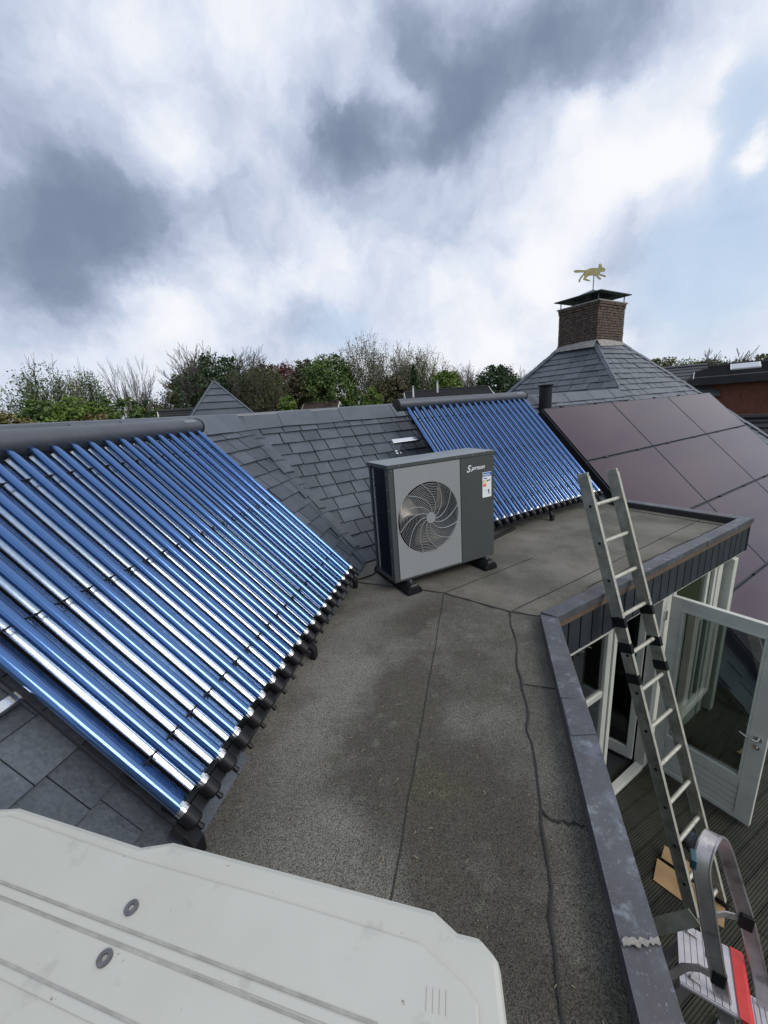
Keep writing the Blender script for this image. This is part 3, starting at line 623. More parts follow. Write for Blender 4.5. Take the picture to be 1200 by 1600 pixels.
# open glazed door -----------------------------------------------------
dd = Vector((.69, -.722, 0)); DH = FF @ Vector((1.81, .03, 0)); DF = frame(DH, dd, Vector((.722, .69, 0)))
DT, DB, DW = -.345, -2.385, .83; gb = -1.93
m = MB(); m.box(0, .10, 0, .05, DB, DT); m.box(DW-.12, DW, 0, .05, DB, DT); m.box(.10, DW-.12, 0, .05, DT-.11, DT); m.box(.10, DW-.12, .0, .05, gb-.06, gb); m.box(.10, DW-.12, 0, .05, DB, DB+.05)
door = m.build('door', 'white', house, fr=DF, bevel=.004, label='open glazed white door leaf with boarded lower panel')
m = MB()
for (x0, x1, z0, z1) in ((.10, .118, gb, DT-.11), (DW-.138, DW-.12, gb, DT-.11), (.118, DW-.138, DT-.128, DT-.11), (.118, DW-.138, gb, gb+.018)): m.box(x0, x1, -.008, .058, z0, z1)
m.build('glazing_bead', 'white', door, fr=DF)
m = MB(); m.box(.117, DW-.137, .021, .029, gb+.017, DT-.127); m.build('pane', 'door_glass', door, fr=DF)
nb = 5; bh = (gb-.06-DB-.05)/nb
for i in range(nb):
    m = MB(); z0 = DB+.05+i*bh; m.box(.102, DW-.122, .010, .040, z0+.005, z0+bh-.005); m.build('panel_board', 'white', door, fr=DF, bevel=.004)
m = MB(); m.box(.10, DW-.12, .019, .031, DB+.05, gb-.06); m.build('panel_backing', 'hp_light', door, fr=DF)
hz = -1.43; hx = DW-.055
m = MB()
m.tube([(hx, -.012, hz), (hx, -.045, hz), (hx-.02, -.055, hz+.003), (hx-.07, -.055, hz+.006), (hx-.12, -.05, hz+.02)], [.010, .010, .010, .009, .007], 8)
m.tube([(hx, 0, hz), (hx, -.014, hz)], .026, 14); m.tube([(hx, 0, hz-.085), (hx, -.014, hz-.085)], .024, 14); m.tube([(hx, -.012, hz-.085), (hx, -.024, hz-.085)], .010, 8)
m.build('handle', 'steel', door, fr=DF, smooth=True)

# terrace deck -----------------------------------------------------------
eb = Vector((math.sin(R(52)), math.cos(R(52)), 0)); ecv = Vector((math.cos(R(52)), -math.sin(R(52)), 0))
deck = empty('terrace_deck', Matrix.Translation((1.8, 2.8, -2.45)), 'x', 'x'); deck['kind'] = 'structure'; del deck['label']; del deck['category']
KF = frame(Vector((0, 0, -2.42)), eb, Vector((-ecv.x, -ecv.y, 0)))   # x along boards, y towards the house
bwid = .142
for i in range(-11, 15):
    y0 = i*bwid; rg = random.Random(i+50); joint = 3.2+rg.choice((0, 0, .02)) if i < 9 else 9
    segs = [(.4, joint-.003), (joint+.003, 5.6)] if joint < 5 else [(.4, 5.6)]
    for (a, b) in segs:
        m = MB(); prof = [(0.004, -.02), (.004, 0)]; ng = 7; gw = (bwid-.008)/ng
        for k in range(ng):
            x = .004+k*gw; prof += [(x+gw*.25, 0), (x+gw*.35, -.008), (x+gw*.75, -.008), (x+gw*.85, 0)]
        prof += [(bwid-.004, 0), (bwid-.004, -.02)]
        n = len(prof); m.add([(a, y0+p, z) for p, z in prof]+[(b, y0+p, z) for p, z in prof], [(k, k+1, n+k+1, n+k) for k in range(n-1)])
        m.build('deck_board', 'deck', deck, fr=KF)
m = MB(); m.box(.3, 5.7, -1.7, 2.2, -.12, -.022); m.build('deck_base', 'black', deck, fr=KF)

# ------------------------------------------------------------------ solar tube collectors
tb = MB(); tb.tube([(0, .0, 0), (0, 1.81, 0), (0, 1.85, 0), (0, 1.88, 0), (0, 1.90, 0)], [.0245, .0245, .022, .015, .005], 20); me_tube = tb.mesh('glass_tube', 'tube', True)
cb = MB(); cb.tube([(0, -.012, 0), (0, .010, 0)], .0262, 20); cb.box(-.008, .008, .008, .022, .02, .027); me_ring = cb.mesh('metal_collar', 'steel', True)
cb = MB(); cb.tube([(0, -.075, 0), (0, -.068, 0), (0, -.012, 0)], [.024, .031, .032], 18); cb.tube([(0, -.105, 0), (0, -.10, 0), (0, -.074, 0)], [.006, .012, .008], 8); me_cup = cb.mesh('end_cup', 'black', True)
rf = MB(); prof = [(-.053, -.006), (-.0505, -.014), (-.046, -.028), (-.038, -.040), (-.028, -.048), (-.015, -.046), (-.006, -.038), (0, -.033)]
prof = prof + [(-x, z) for x, z in prof[::-1][1:]]
n = len(prof); rf.add([(x, .01, z) for x, z in prof]+[(x, 1.86, z) for x, z in prof], [(k, k+1, n+k+1, n+k) for k in range(n-1)]); me_refl = rf.mesh('reflector', 'mirror', True)
rf = MB(); ph = prof[len(prof)//2:]; nh = len(ph); rf.add([(x, .01, z) for x, z in ph]+[(x, 1.86, z) for x, z in ph], [(k, k+1, nh+k+1, nh+k) for k in range(nh-1)]); me_refl0 = rf.mesh('reflector', 'mirror', True)
cl = MB(); cl.tube([(.024, 0, .006), (.04, 0, -.004), (.06, 0, -.001), (.08, 0, -.004), (.096, 0, .006)], .0040, 5)
for x in (.046, .074): cl.box(x-.003, x+.003, -.006, .006, -.010, -.002); cl.tube([(x, -.004, -.008), (x+.003, -.022, -.014)], .002, 4)
me_clip = cl.mesh('tube_clip', 'black')
STUB = 1.42
def collector(origin, xdir, updir, scale, label, near_stub, seed):
    fr = frame(origin, xdir, updir) @ Matrix.Scale(scale, 4)
    t = empty('tube_collector', fr, label, 'solar collector', 'evacuated tube collectors on the roof slopes')
    W_ = 2.42
    m = MB(); pr = [(1.885, -.07), (1.882, .005), (1.89, .03), (1.91, .048), (1.935, .058), (1.97, .055), (2.0, .040), (2.02, .015), (2.025, -.02), (2.025, -.085)]
    m.ext([(-.045, y, z) for y, z in pr], (W_+.06, 0, 0)); mf = m.build('manifold', 'manifold', t, smooth=True)
    for x in (-.055, W_+.015):
        m = MB(); m.ext([(x, 1.95+(y-1.95)*1.07, .0+(z)*1.07+.001) for y, z in pr], (.012, 0, 0)); m.build('manifold_end', 'black', mf)
    m = MB(); m.ext([(W_-.20, 1.935, .0585), (W_-.05, 1.935, .0585), (W_-.05, 1.97, .0555), (W_-.20, 1.97, .0555)], (0, 0, .002)); m.build('type_label', 'hp_top', mf)
    for i in range(20):
        x = .07+.12*i
        g_ = inst('glass_tube', me_tube, t, (x, 0, 0)); inst('metal_collar', me_ring, g_); inst('end_cup', me_cup, g_)
        inst('reflector', me_refl if i else me_refl0, t, (x, 0, 0))
        if i < 19:
            for y in (.22, .97, 1.67): inst('tube_clip', me_clip, t, (x, y, 0))
    m = MB(); m.box(.07, W_-.02, .0, 1.88, -.0545, -.0525); m.build('shade_sheet', 'black', t)  # black sheet added to give the dark shade between the tubes
    for y in (.22, .97, 1.67):
        m = MB(); m.box(.06, W_, y-.02, y+.02, -.085, -.055); m.build('cross_rail', 'blackmetal', t)
    for x in (.036, W_-.008):
        m = MB(); m.box(x, x+.004, -.06, 1.90, -.05, -.034); m.build('side_rail', 'blackmetal', t)
    m = MB(); m.box(.03, W_, -.075, -.02, -.075, -.038); m.build('bottom_channel', 'blackmetal', t)
    s = .72
    for k, x in enumerate((.06, 1.28, 2.35)):
        m = MB(); dn = Vector((0, -s, -s)); a = Vector((x, -.07, -.06)); h_ = (origin[2]/scale)-.055
        m.ribbon([a, a+Vector((0, -.05, -.01)), a+Vector((0, -.05, -.01))+dn*max(h_-.035, .02)*.98], .055, .035, (1, 0, 0)); m.build('foot', 'black', t, bevel=.004)
    m = MB()
    if near_stub == 1: m.box(-.42, .05, .72, .76, -.10, -.065)
    else: m.box(-.36, .06, STUB-.03, STUB+.03, -.14, -.09); m.tube([(-.20, STUB, -.13), (-.20, STUB-.03, -.30)], .025, 8); m.box(-.24, -.16, STUB-.05, STUB+.01, -.31, -.29)
    m.build('rail_stub', 'steel', t, bevel=.004)
    for x in (.5, 1.9):
        m = MB(); m.box(x, x+.04, 0, 1.90, -.125, -.09); m.build('mounting_rail', 'blackmetal', t)
    return t
collector((-1.065, .865, .2), (0, 1, 0), Vector((-1, 0, 1)), 1.0, 'large blue tube solar collector on the left roof slope', 1, 1)
B7 = R(47); D7 = Vector((math.sin(B7), math.cos(B7), 0)); U7 = Vector((-math.cos(B7), math.sin(B7), 0))
collector(tuple(D7*3.12+U7*3.165+Z*.215), D7, U7+Z, 1.045, 'smaller looking blue tube solar collector behind the heat pump', 2, 2)

# ------------------------------------------------------------------ solar panels on the right slope
PV = frame(U2*3.25, D2, U2+Z)
vl = [6.46, 8.79, 11.36, 13.9]; sl = [1.99, .70, -.71, -2.06, -3.42]
names = {(0, 0): 'dark purple solar panel top left, nearest the black vent pipe', (0, 1): 'dark solar panel in the middle of the top row under the hipped roof', (0, 2): 'pale glinting solar panel at the right end of the top row',
         (1, 0): 'dark purple solar panel in the second row, above the flat roof edge', (1, 1): 'solar panel in the middle of the second row', (1, 2): 'pale solar panel at the right end of the second row',
         (2, 0): 'solar panel in the third row right of the flat roof corner', (2, 1): 'solar panel cut by the right picture edge in the third row', (3, 0): 'lowest solar panel, beside the white corner post', (2, 2): 'pale solar panel below the right end of the second row'}
for (r_, c_), lab in names.items():
    x0, x1 = vl[c_]+.008, vl[c_+1]-.008; y1, y0 = sl[r_]-.014, sl[r_+1]+.014
    fr = PV @ Matrix.Translation((x0, y0, 0)); w, h_ = x1-x0, y1-y0
    t = empty('solar_panel', fr, lab, 'solar panel', 'dark solar panels on the right slope')
    m = MB(); f = .014
    m.box(0, w, 0, f, -.035, .004); m.box(0, w, h_-f, h_, -.035, .004); m.box(0, f, f, h_-f, -.035, .004); m.box(w-f, w, f, h_-f, -.035, .004); m.build('panel_frame', 'pvframe', t)
    m = MB(); m.box(f, w-f, f, h_-f, -.01, .002); m.build('panel_glass', 'pv', t)
    for fx_ in (.25, .75):
        m = MB(); m.box(w*fx_-.045, w*fx_+.045, h_-.008, h_+.028, -.02, .016); m.build('clamp', 'black', t, bevel=.003)
for k, (s_, a, b) in enumerate(((.70, 6.44, 13.9), (-.71, 6.44, 13.0), (-2.06, 6.44, 11.0))):
    m = MB(); m.box(a, b, s_-.012, s_+.012, -.06, -.018)
    m.build('mounting_rail', 'black', fr=PV, label=['black rail in the gap below the top row of panels', 'black rail in the gap below the second row of panels', 'black rail in the gap above the lowest solar panel'][k], cat='mounting rail', group='rails between the solar panels')
m = MB(); m.box(6.42, 6.445, -3.4, 1.97, -.12, -.01); m.build('shade_strip', 'black', fr=PV, label='black strip added as the shadow down the left side of the solar panels', cat='shade strip')  # black strip added to paint the shadow left of the raised panels

# vent pipe
vp = FP @ Vector((6.72, 1.83, 0))
t = empty('vent_pipe', Matrix.Translation(vp), 'short black vent pipe between collector and solar panels', 'vent pipe')
m = MB(); m.tube([(0, 0, -.12), (0, 0, .50)], .115, 20); m.build('pipe', 'black', t, smooth=True)
m = MB(); m.tube([(0, 0, .50), (0, 0, .515), (0, 0, .535), (0, 0, .54)], [.115, .145, .145, .12], 20); m.build('rim', 'black', t, smooth=True)
m = MB(); m.tube([(0, 0, -.2), (0, 0, .0)], [.24, .125], 20); m.build('collar', 'lead', t, smooth=True)

# ------------------------------------------------------------------ heat pump
be = R(50.9); hx_ = Vector((math.sin(be), math.cos(be), 0)); hy_ = Vector((-hx_.y, hx_.x, 0))
HF = frame((-.6235, 3.105, 0), hx_, hy_)
hp = empty('heat_pump', HF, 'grey heat pump with one round fan on the flat roof', 'heat pump')
W, Dp, Z0, Z1 = 1.146, .37, .10, 1.157
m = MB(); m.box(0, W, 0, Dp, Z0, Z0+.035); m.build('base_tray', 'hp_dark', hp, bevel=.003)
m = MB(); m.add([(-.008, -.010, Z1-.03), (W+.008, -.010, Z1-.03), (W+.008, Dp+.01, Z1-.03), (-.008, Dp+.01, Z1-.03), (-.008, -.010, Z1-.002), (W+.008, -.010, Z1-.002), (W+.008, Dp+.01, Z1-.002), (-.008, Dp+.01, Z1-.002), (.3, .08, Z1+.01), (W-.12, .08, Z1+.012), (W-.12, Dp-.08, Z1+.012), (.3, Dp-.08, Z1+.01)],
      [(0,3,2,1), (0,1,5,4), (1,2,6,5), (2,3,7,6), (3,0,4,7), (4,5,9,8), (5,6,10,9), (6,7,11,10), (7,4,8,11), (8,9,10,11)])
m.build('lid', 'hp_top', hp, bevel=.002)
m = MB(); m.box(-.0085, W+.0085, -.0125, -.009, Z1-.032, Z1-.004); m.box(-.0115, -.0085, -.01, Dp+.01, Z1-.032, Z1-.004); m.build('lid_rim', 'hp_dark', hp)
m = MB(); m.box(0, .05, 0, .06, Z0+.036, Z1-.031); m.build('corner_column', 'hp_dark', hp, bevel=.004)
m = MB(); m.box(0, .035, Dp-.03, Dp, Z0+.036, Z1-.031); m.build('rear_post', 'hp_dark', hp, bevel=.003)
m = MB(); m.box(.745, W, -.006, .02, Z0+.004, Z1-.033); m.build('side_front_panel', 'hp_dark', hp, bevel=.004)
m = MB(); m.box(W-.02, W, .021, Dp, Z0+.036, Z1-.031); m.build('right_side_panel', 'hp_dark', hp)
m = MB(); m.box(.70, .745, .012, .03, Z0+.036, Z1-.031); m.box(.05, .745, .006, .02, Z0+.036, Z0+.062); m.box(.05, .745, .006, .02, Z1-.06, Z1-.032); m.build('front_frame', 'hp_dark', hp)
# light front panel with round opening
cx, cz, rr = .386, .640, .322; x0, x1, z0, z1 = .052, .737, Z0+.022, Z1-.040; m = MB(); n = 72; ci = []; ou = []
for k in range(n):
    a = 2*math.pi*(k+.5)/n; c, s = math.cos(a), math.sin(a); ci.append((cx+rr*c, cz+rr*s))
    tx = ((x1-cx)/c if c > 0 else (x0-cx)/c) if abs(c) > 1e-6 else 9; tz = ((z1-cz)/s if s > 0 else (z0-cz)/s) if abs(s) > 1e-6 else 9
    t_ = min(tx, tz); ou.append((cx+t_*c, cz+t_*s))
for cxx, czz in ((x0, z0), (x1, z0), (x1, z1), (x0, z1)):   # snap nearest to the corners
    k = min(range(n), key=lambda i: (ou[i][0]-cxx)**2+(ou[i][1]-czz)**2); ou[k] = (cxx, czz)
v = [(x, -.006, z) for x, z in ci]+[(x, -.006, z) for x, z in ou]+[(x, .012, z) for x, z in ci]+[(x, .008, z) for x, z in ou]
m.add(v, [(k, (k+1) % n, n+(k+1) % n, n+k) for k in range(n)]+[(k, 2*n+k, 2*n+(k+1) % n, (k+1) % n) for k in range(n)]+[(n+k, n+(k+1) % n, 3*n+(k+1) % n, 3*n+k) for k in range(n)])
m.build('front_panel', 'hp_light', hp)
m = MB(); m.tube([(cx, .012, cz), (cx, .16, cz)], .325, 40, cap=False); m.tube([(cx, .16, cz), (cx, .161, cz)], .33, 40); m.build('fan_shroud', 'black', hp, smooth=True)
fan = MB(); fan.tube([(cx, .05, cz), (cx, .15, cz)], [.055, .07], 20); fn_o = fan.build('fan', 'hp_dark', hp, smooth=True)
for q in range(3):
    a0 = R(40)+q*2*math.pi/3; m = MB(); vs = []; nr, na = 6, 8
    for i in range(nr+1):
        r_ = .06+(.29-.06)*i/nr
        for j in range(na+1):
            u = j/na; sw = R(34+22*(i/nr)); a = a0-sw*u+R(26)*(i/nr)**1.5; y = .035+.075*u+.01*math.sin(3*u)
            vs.append((cx+r_*math.cos(a), y, cz+r_*math.sin(a)))
    m.add(vs, [(i*(na+1)+j, i*(na+1)+j+1, (i+1)*(na+1)+j+1, (i+1)*(na+1)+j) for i in range(nr) for j in range(na)])
    o = m.build('fan_blade', 'fan', fn_o, smooth=True); so = o.modifiers.new('s', 'SOLIDIFY'); so.thickness = .005
m = MB(); k = 0; r_ = .062
while r_ < .322:
    pts = [(cx+r_*math.cos(2*math.pi*i/40), -.014-.010*(1-(r_/.32)**2), cz+r_*math.sin(2*math.pi*i/40)) for i in range(41)]; m.tube(pts, .0019, 4, cap=False); r_ += .0145
gr = m.build('fan_grille', 'wire', hp, smooth=True, kind='stuff'); del gr['kind']
m = MB()
for q in range(12):
    a0 = q*math.pi/6+.2; pts = []
    for i in range(13):
        r_ = .04+.285*i/12; a = a0+R(62)*(1-(1-i/12)**1.3) ; pts.append((cx+r_*math.cos(a), -.018-.010*(1-(r_/.33)**2), cz+r_*math.sin(a)))
    m.tube(pts, .0032, 5)
m.build('grille_spokes', 'wire', gr, smooth=True)
m = MB(); m.tube([(cx, -.034, cz), (cx, -.026, cz), (cx, -.018, cz)], [.048, .052, .05], 24); m.build('grille_hub', 'hp_light', gr, smooth=True)
# coil on the open left side and at the back
m = MB(); m.box(.014, .04, .062, Dp-.095, Z0+.036, Z1-.032); nfin = 60
for i in range(nfin):
    z = Z0+.05+(Z1-Z0-.1)*i/nfin; m.box(.0, .014, .064, Dp-.098, z, z+.004)
m.build('coil_fins', 'coil', hp)
m = MB(); m.box(.04, W-.03, Dp-.05, Dp-.02, Z0+.036, Z1-.032); m.build('rear_coil', 'coil', hp)
m = MB()
for i in range(46):
    z = Z0+.05+(Z1-Z0-.1)*i/46; m.tube([(.012, Dp-.082, z), (.008, Dp-.060, z+.012)], .006, 5)
m.build('coil_bends', 'wire', hp)
m = MB()
for (x, z) in [(.02, Z0+.03), (.02, Z1-.05), (.35, Z0+.012), (.72, Z0+.012), (.9, Z0+.02), (1.12, Z0+.02), (.10, Z1-.018), (.38, Z1-.018), (.70, Z1-.018), (.88, Z1-.018), (1.02, Z1-.018), (1.12, Z1-.018), (1.125, Z1-.05)]:
    m.tube([(x, -.010, z), (x, -.016, z)], .006, 8)
m.build('screws', 'steel', hp, smooth=True)
m = MB()
for z in (Z0+.14, Z0+.3, Z0+.48, Z0+.66, Z0+.84, Z1-.08): m.tube([(.001, .03, z), (-.006, .03, z)], .006, 8)
m.build('side_screws', 'steel', hp, smooth=True)
def text(body, size, fr, parent, mat, name, shear=0, bold=0):
    cu = bpy.data.curves.new(name, 'FONT'); cu.body = body; cu.size = size; cu.shear = shear; cu.extrude = .0006; cu.offset = bold
    tmp = bpy.data.objects.new('tmp', cu); col.objects.link(tmp); dg = bpy.context.evaluated_depsgraph_get(); me = bpy.data.meshes.new_from_object(tmp.evaluated_get(dg))
    me.materials.clear(); me.materials.append(MT[mat]); bpy.data.objects.remove(tmp)
    me.transform(fr); o = bpy.data.objects.new(name, me); col.objects.link(o); o.parent = parent; WM[o.name] = WM[parent.name].copy(); return o
FX = Matrix(((1, 0, 0, 0), (0, 0, -1, 0), (0, 1, 0, 0), (0, 0, 0, 1)))     # text plane -> front face
text('S', .088, Matrix.Translation((.812, -.0075, .985)) @ FX, hp, 'paper', 'logo_initial', .35, .0015)
text('prsun', .055, Matrix.Translation((.868, -.0075, .998)) @ FX @ Matrix.Scale(1.25, 4, (1, 0, 0)), hp, 'paper', 'logo_text', .4, .001)
# energy label
m = MB(); m.box(1.0, 1.11, -.009, -.0062, .715, .958); lb = m.build('energy_label', 'paper', hp)
def flat(nm, mat, rects, d=.0105):
    m = MB()
    for (a, b, c, e) in rects: m.box(a, b, -d, -.0091, c, e)
    m.build(nm, mat, lb)
flat('label_header', 'p_blue', [(1.002, 1.108, .918, .954)]); flat('label_stars', 'p_yel', [(1.006, 1.022, .925, .945)], .0114)
flat('label_yellow', 'p_yel', [(1.006, 1.034, .872, .884), (1.006, 1.040, .856, .868)]); flat('label_red', 'p_red', [(1.006, 1.044, .822, .846)])
flat('label_marks', 'p_dark', [(1.03, 1.06, .893, .90), (1.052, 1.068, .868, .880), (1.076, 1.096, .872, .884), (1.070, 1.084, .760, .790), (1.068, 1.090, .748, .755), (1.012, 1.034, .90, .906), (1.035, 1.05, .782, .786)])
text('ENERG', .021, Matrix.Translation((1.027, -.0107, .926)) @ FX, lb, 'paper', 'label_word', 0, .0005)
text('A++', .013, Matrix.Translation((1.053, -.0107, .870)) @ FX, lb, 'p_dark', 'label_rating')
# rubber feet
for k, (xa, lab) in enumerate(((.06, 'black rubber foot block under the fan side of the heat pump'), (.945, 'black rubber foot block under the dark right side of the heat pump'))):
    t = empty('rubber_foot', HF @ Matrix.Translation((xa, -.11, 0)), lab, 'rubber foot', 'rubber blocks under the heat pump')
    m = MB(); L_ = .68; pr = [(0, .002), (.15, .002), (.15, .035), (.118, .078), (.032, .078), (0, .035)]
    m.ext([(x, .0, z) for x, z in pr], (0, L_, 0)); m.build('block', 'black', t, bevel=.008)
    for y in (.07, .57):
        m = MB(); m.box(.045, .105, y-.05, y+.03, .0785, .088); m.tube([(.075, y, .086), (.075, y, .108)], .009, 8); m.tube([(.075, y, .086), (.075, y, .094)], .017, 6); m.build('bolt', 'steel', t)
    m = MB(); m.box(.05, .10, .02, L_-.02, .0865, .0985); m.build('channel', 'blackmetal', t)
# cable and pipe behind
m = MB(); m.tube([(-1.12, 3.40, .012), (-1.05, 3.36, .014), (-.98, 3.42, .012), (-.90, 3.40, .05), (-.80, 3.44, .12)], .008, 6)
m.build('power_cable', 'black', label='thin black cable from the left collector to the heat pump', cat='cable', smooth=True)
m = MB(); m.tube([(-.16, 4.35, .03), (.02, 4.28, .03), (.22, 4.42, .02), (.6, 4.95, .02)], .022, 8); m.build('insulated_pipe', 'black', label='black insulated pipe lying behind the heat pump', cat='pipe', smooth=True)

# ------------------------------------------------------------------ ladder
Lc = Vector((1.0243, 2.9759, .08)); dl = Vector((-.23473, .21243, .94856)); lu = Vector((.74, .673, 0)).normalized()
LFm = frame(Lc - dl*2.635, lu, dl)      # x across, y up the rails, z outward (towards the climber)
LFm = LFm @ Matrix.Translation((-.04, 0, .016))
lad = empty('ladder', LFm, 'long worn aluminium ladder leaning on the flat roof edge', 'ladder')
LL = 2.635+.955; WD = .385
for x in (0, WD):
    m = MB(); y0, y1 = 0, LL+(0 if x == 0 else -.02)
    m.box(x, x+.020, y0, y1, -.014, .072); m.box(x-.005, x, y0, y1, -.014, -.005); m.box(x-.005, x, y0, y1, .064, .072)
    m.box(x-.002, x+.023, y1-.03, y1+.012, -.016, .071)
    rl = m.build('rail', 'alu', lad, bevel=.002)
    m = MB(); m.box(x-.006, x+.021, y0+.02, y1-.02, .0725, .0755); m.build('front_edge', 'alu_rung', rl)
    m = MB()
    for k in range(12):
        y = .13+.292*k+.0
        m.tube([(x-.0045, y, .033), (x-.001, y, .033)], .011, 10)
    m.build('rung_end', 'black', rl)
for k in range(12):
    y = .13+.292*k
    m = MB(); m.tube([(.021, y, .033), (WD+.001, y, .033)], .0155, 12); m.build('rung', 'alu_rung', lad, smooth=True)
for x, ts in ((0, (-.22, -.42, -.66)), (WD, (-.24, -.50, -.70))):
    for t_ in ts:
        m = MB(); y = 2.635+t_-.02; m.box(x-.010, x+.026, y, y+.075, -.019, .080); m.build('tape_band', 'black', lad, bevel=.003)
for x in (0, WD):
    m = MB(); m.box(x-.010, x+.026, -.005, .05, -.019, .080); m.build('rubber_foot', 'black', lad)

# ------------------------------------------------------------------ step ladder with platform and hoop
e1 = Vector((.375, .927, 0)).normalized(); e2 = Vector((.927, -.375, 0)).normalized(); PO = Vector((1.395, 1.665, -1.5))
SF = frame(PO, e1, e2*-1)               # x along platform width, y from front edge to the back, z up
SF = Matrix.Translation(PO) @ Matrix(((e1.x, -e2.x, 0, 0), (e1.y, -e2.y, 0, 0), (0, 0, 1, 0), (0, 0, 0, 1)))
st = empty('step_ladder', Matrix.Translation((1.3, 1.7, -2.42)), 'aluminium platform step ladder with a hoop handrail and red edge', 'step ladder')
hw_ = .155
m = MB(); m.box(-hw_, hw_, .0, .27, -.028, -.006); pf = m.build('platform', 'step_plate', st, fr=SF, bevel=.004)
for i in range(8):
    y = .035+i*.0298
    m = MB(); m.box(-hw_+.004, hw_-.004, y, y+.026, -.0055, .001); m.build('platform_slat', 'step_plate', pf, fr=SF)
m = MB(); m.ext([(-hw_-.005, .03, .004), (-hw_-.005, -.022, .002), (-hw_-.005, -.035, -.012), (-hw_-.005, -.03, -.055), (-hw_-.005, .01, -.04)], (2*hw_+.01, 0, 0)); m.build('red_nosing', 'red', st, fr=SF, bevel=.004)
hoop = [(-.12, .0, -.32), (-.12, .05, -.15), (-.12, .12, .13), (-.12, .185, .42), (-.12, .23, .64), (-.112, .26, .79), (-.07, .25, .875), (-.01, .225, .90), (.05, .195, .86), (.098, .15, .76), (.118, .08, .55), (.12, -.015, .26), (.12, -.115, -.12), (.12, -.17, -.32)]
cr_ = []
for i in range(len(hoop)-1):
    p0 = Vector(hoop[max(i-1, 0)]); p1 = Vector(hoop[i]); p2 = Vector(hoop[i+1]); p3 = Vector(hoop[min(i+2, len(hoop)-1)])
    for s_ in (0, .25, .5, .75): cr_.append(.5*((2*p1)+(-p0+p2)*s_+(2*p0-5*p1+4*p2-p3)*s_*s_+(-p0+3*p1-3*p2+p3)*s_**3))
cr_.append(Vector(hoop[-1]))
m = MB(); m.ribbon(cr_, .062, .012, (0, 1, .12))
def edge(sg): return [p+Vector((0, sg*.031, 0)) for p in cr_]
m.tube(edge(1), .0075, 6); m.tube(edge(-1), .0075, 6)
m.build('hoop_rail', 'alu_new', st, fr=SF, smooth=True)
for sx, ex in ((-.12, -.06), (.12, .06)):          # rails below the platform down to the deck
    m = MB(); m.ribbon([(sx, (.0 if sx < 0 else -.17), -.32), (sx+(.0), (-.16 if sx < 0 else -.33), -.90)], .06, .022, (0, 1, 0)); m.build('front_rail', 'alu_new', st, fr=SF, bevel=.002)
    m = MB(); m.ribbon([(sx*.93, .20, .02), (sx*.93, .30, -.3), (sx, .48, -.90)], .05, .02, (0, 1, 0)); m.build('rear_leg', 'alu_new', st, fr=SF, bevel=.002)
for k, (z_, y_) in enumerate(((-.27, -.095), (-.54, -.17), (-.80, -.24))):
    m = MB(); m.box(-.145, .15, y_-.10, y_+.03, z_-.025, z_); s_ = m.build('step', 'step_plate', st, fr=SF, bevel=.003)
    m = MB()
    for i in range(5): m.box(-.14, .145, y_-.095+i*.024, y_-.078+i*.024, z_+.0005, z_+.004)
    m.build('step_ribs', 'step_plate', s_, fr=SF)
m = MB(); m.ribbon([(.118, .02, .30), (.09, .09, .31), (.05, .16, .29), (.0, .22, .25)], .035, .008, (0, .3, 1)); m.build('side_strut', 'alu_new', st, fr=SF)
m = MB(); m.ribbon([(-.12, .14, .13), (-.135, .20, .15), (-.15, .26, .12), (-.17, .32, .02), (-.18, .36, -.1)], .045, .008, (0, .3, 1)); m.build('side_strut', 'alu_new', st, fr=SF, smooth=True)
m = MB(); m.ribbon([(-.06, .24, .38), (-.08, .40, .18), (-.10, .62, -.15)], .075, .008, (.3, .2, 1)); m.build('back_plate', 'alu', st, fr=SF)
m = MB(); m.tube([(-.09, .24, .80), (-.06, .2, .45), (-.03, .16, .1)], .006, 6); m.build('stay_rod', 'alu_new', st, fr=SF)
for p in ((-.118, .12, .13), (.112, -.0, .30)):
    m = MB(); m.box(p[0]-.014, p[0]+.014, p[1]-.03, p[1]+.03, p[2]-.05, p[2]+.05); m.build('black_joint', 'black', st, fr=SF, bevel=.008)
# teal box clipped on the hoop
m = MB(); m.box(-.15, -.085, .285, .31, .80, .86); bx_ = m.build('plastic_box', 'teal', fr=SF, bevel=.005, label='small teal plastic box hanging on the step ladder hoop', cat='plastic box')

# ------------------------------------------------------------------ things on the deck
t = empty('cardboard_box', Matrix.Translation((1.7, 2.75, -2.419)), 'flattened brown cardboard box lying on the deck', 'cardboard box')
def cardq(pts, nm='flap', lift=0):
    m = MB(); m.ext(pts, (0, 0, .004)); m.build(nm, 'card', t, fr=I4)
cz_ = -2.415
cardq([(1.50, 2.73, cz_), (1.75, 2.53, cz_), (1.86, 2.70, cz_+.01), (1.60, 2.90, cz_+.012)], 'panel')
cardq([(1.63, 2.90, cz_+.03), (1.84, 2.74, cz_+.03), (1.90, 2.80, cz_+.065), (1.69, 2.985, cz_+.065)], 'flap')
cardq([(1.75, 2.52, cz_+.006), (1.86, 2.45, cz_+.03), (1.96, 2.61, cz_+.03), (1.87, 2.70, cz_+.006)], 'flap')
m = MB(); q = [(1.93, 3.19), (2.03, 3.17), (2.07, 3.08), (2.02, 2.95), (1.95, 2.94), (1.90, 3.06)]
m.prism(q, -2.414, -2.385); m.build('plastic_pack', 'clear_plastic', label='empty clear plastic pack on the deck behind the ladder', cat='plastic pack', bevel=.004)
m = MB(); m.tube([(1.545, 1.86, -2.41), (1.56, 1.88, -2.40), (1.60, 1.93, -2.39)], [.03, .05, .04], 8); m.build('paper_scrap', 'paper', label='white crumpled paper scrap on the deck under the step ladder', cat='paper')

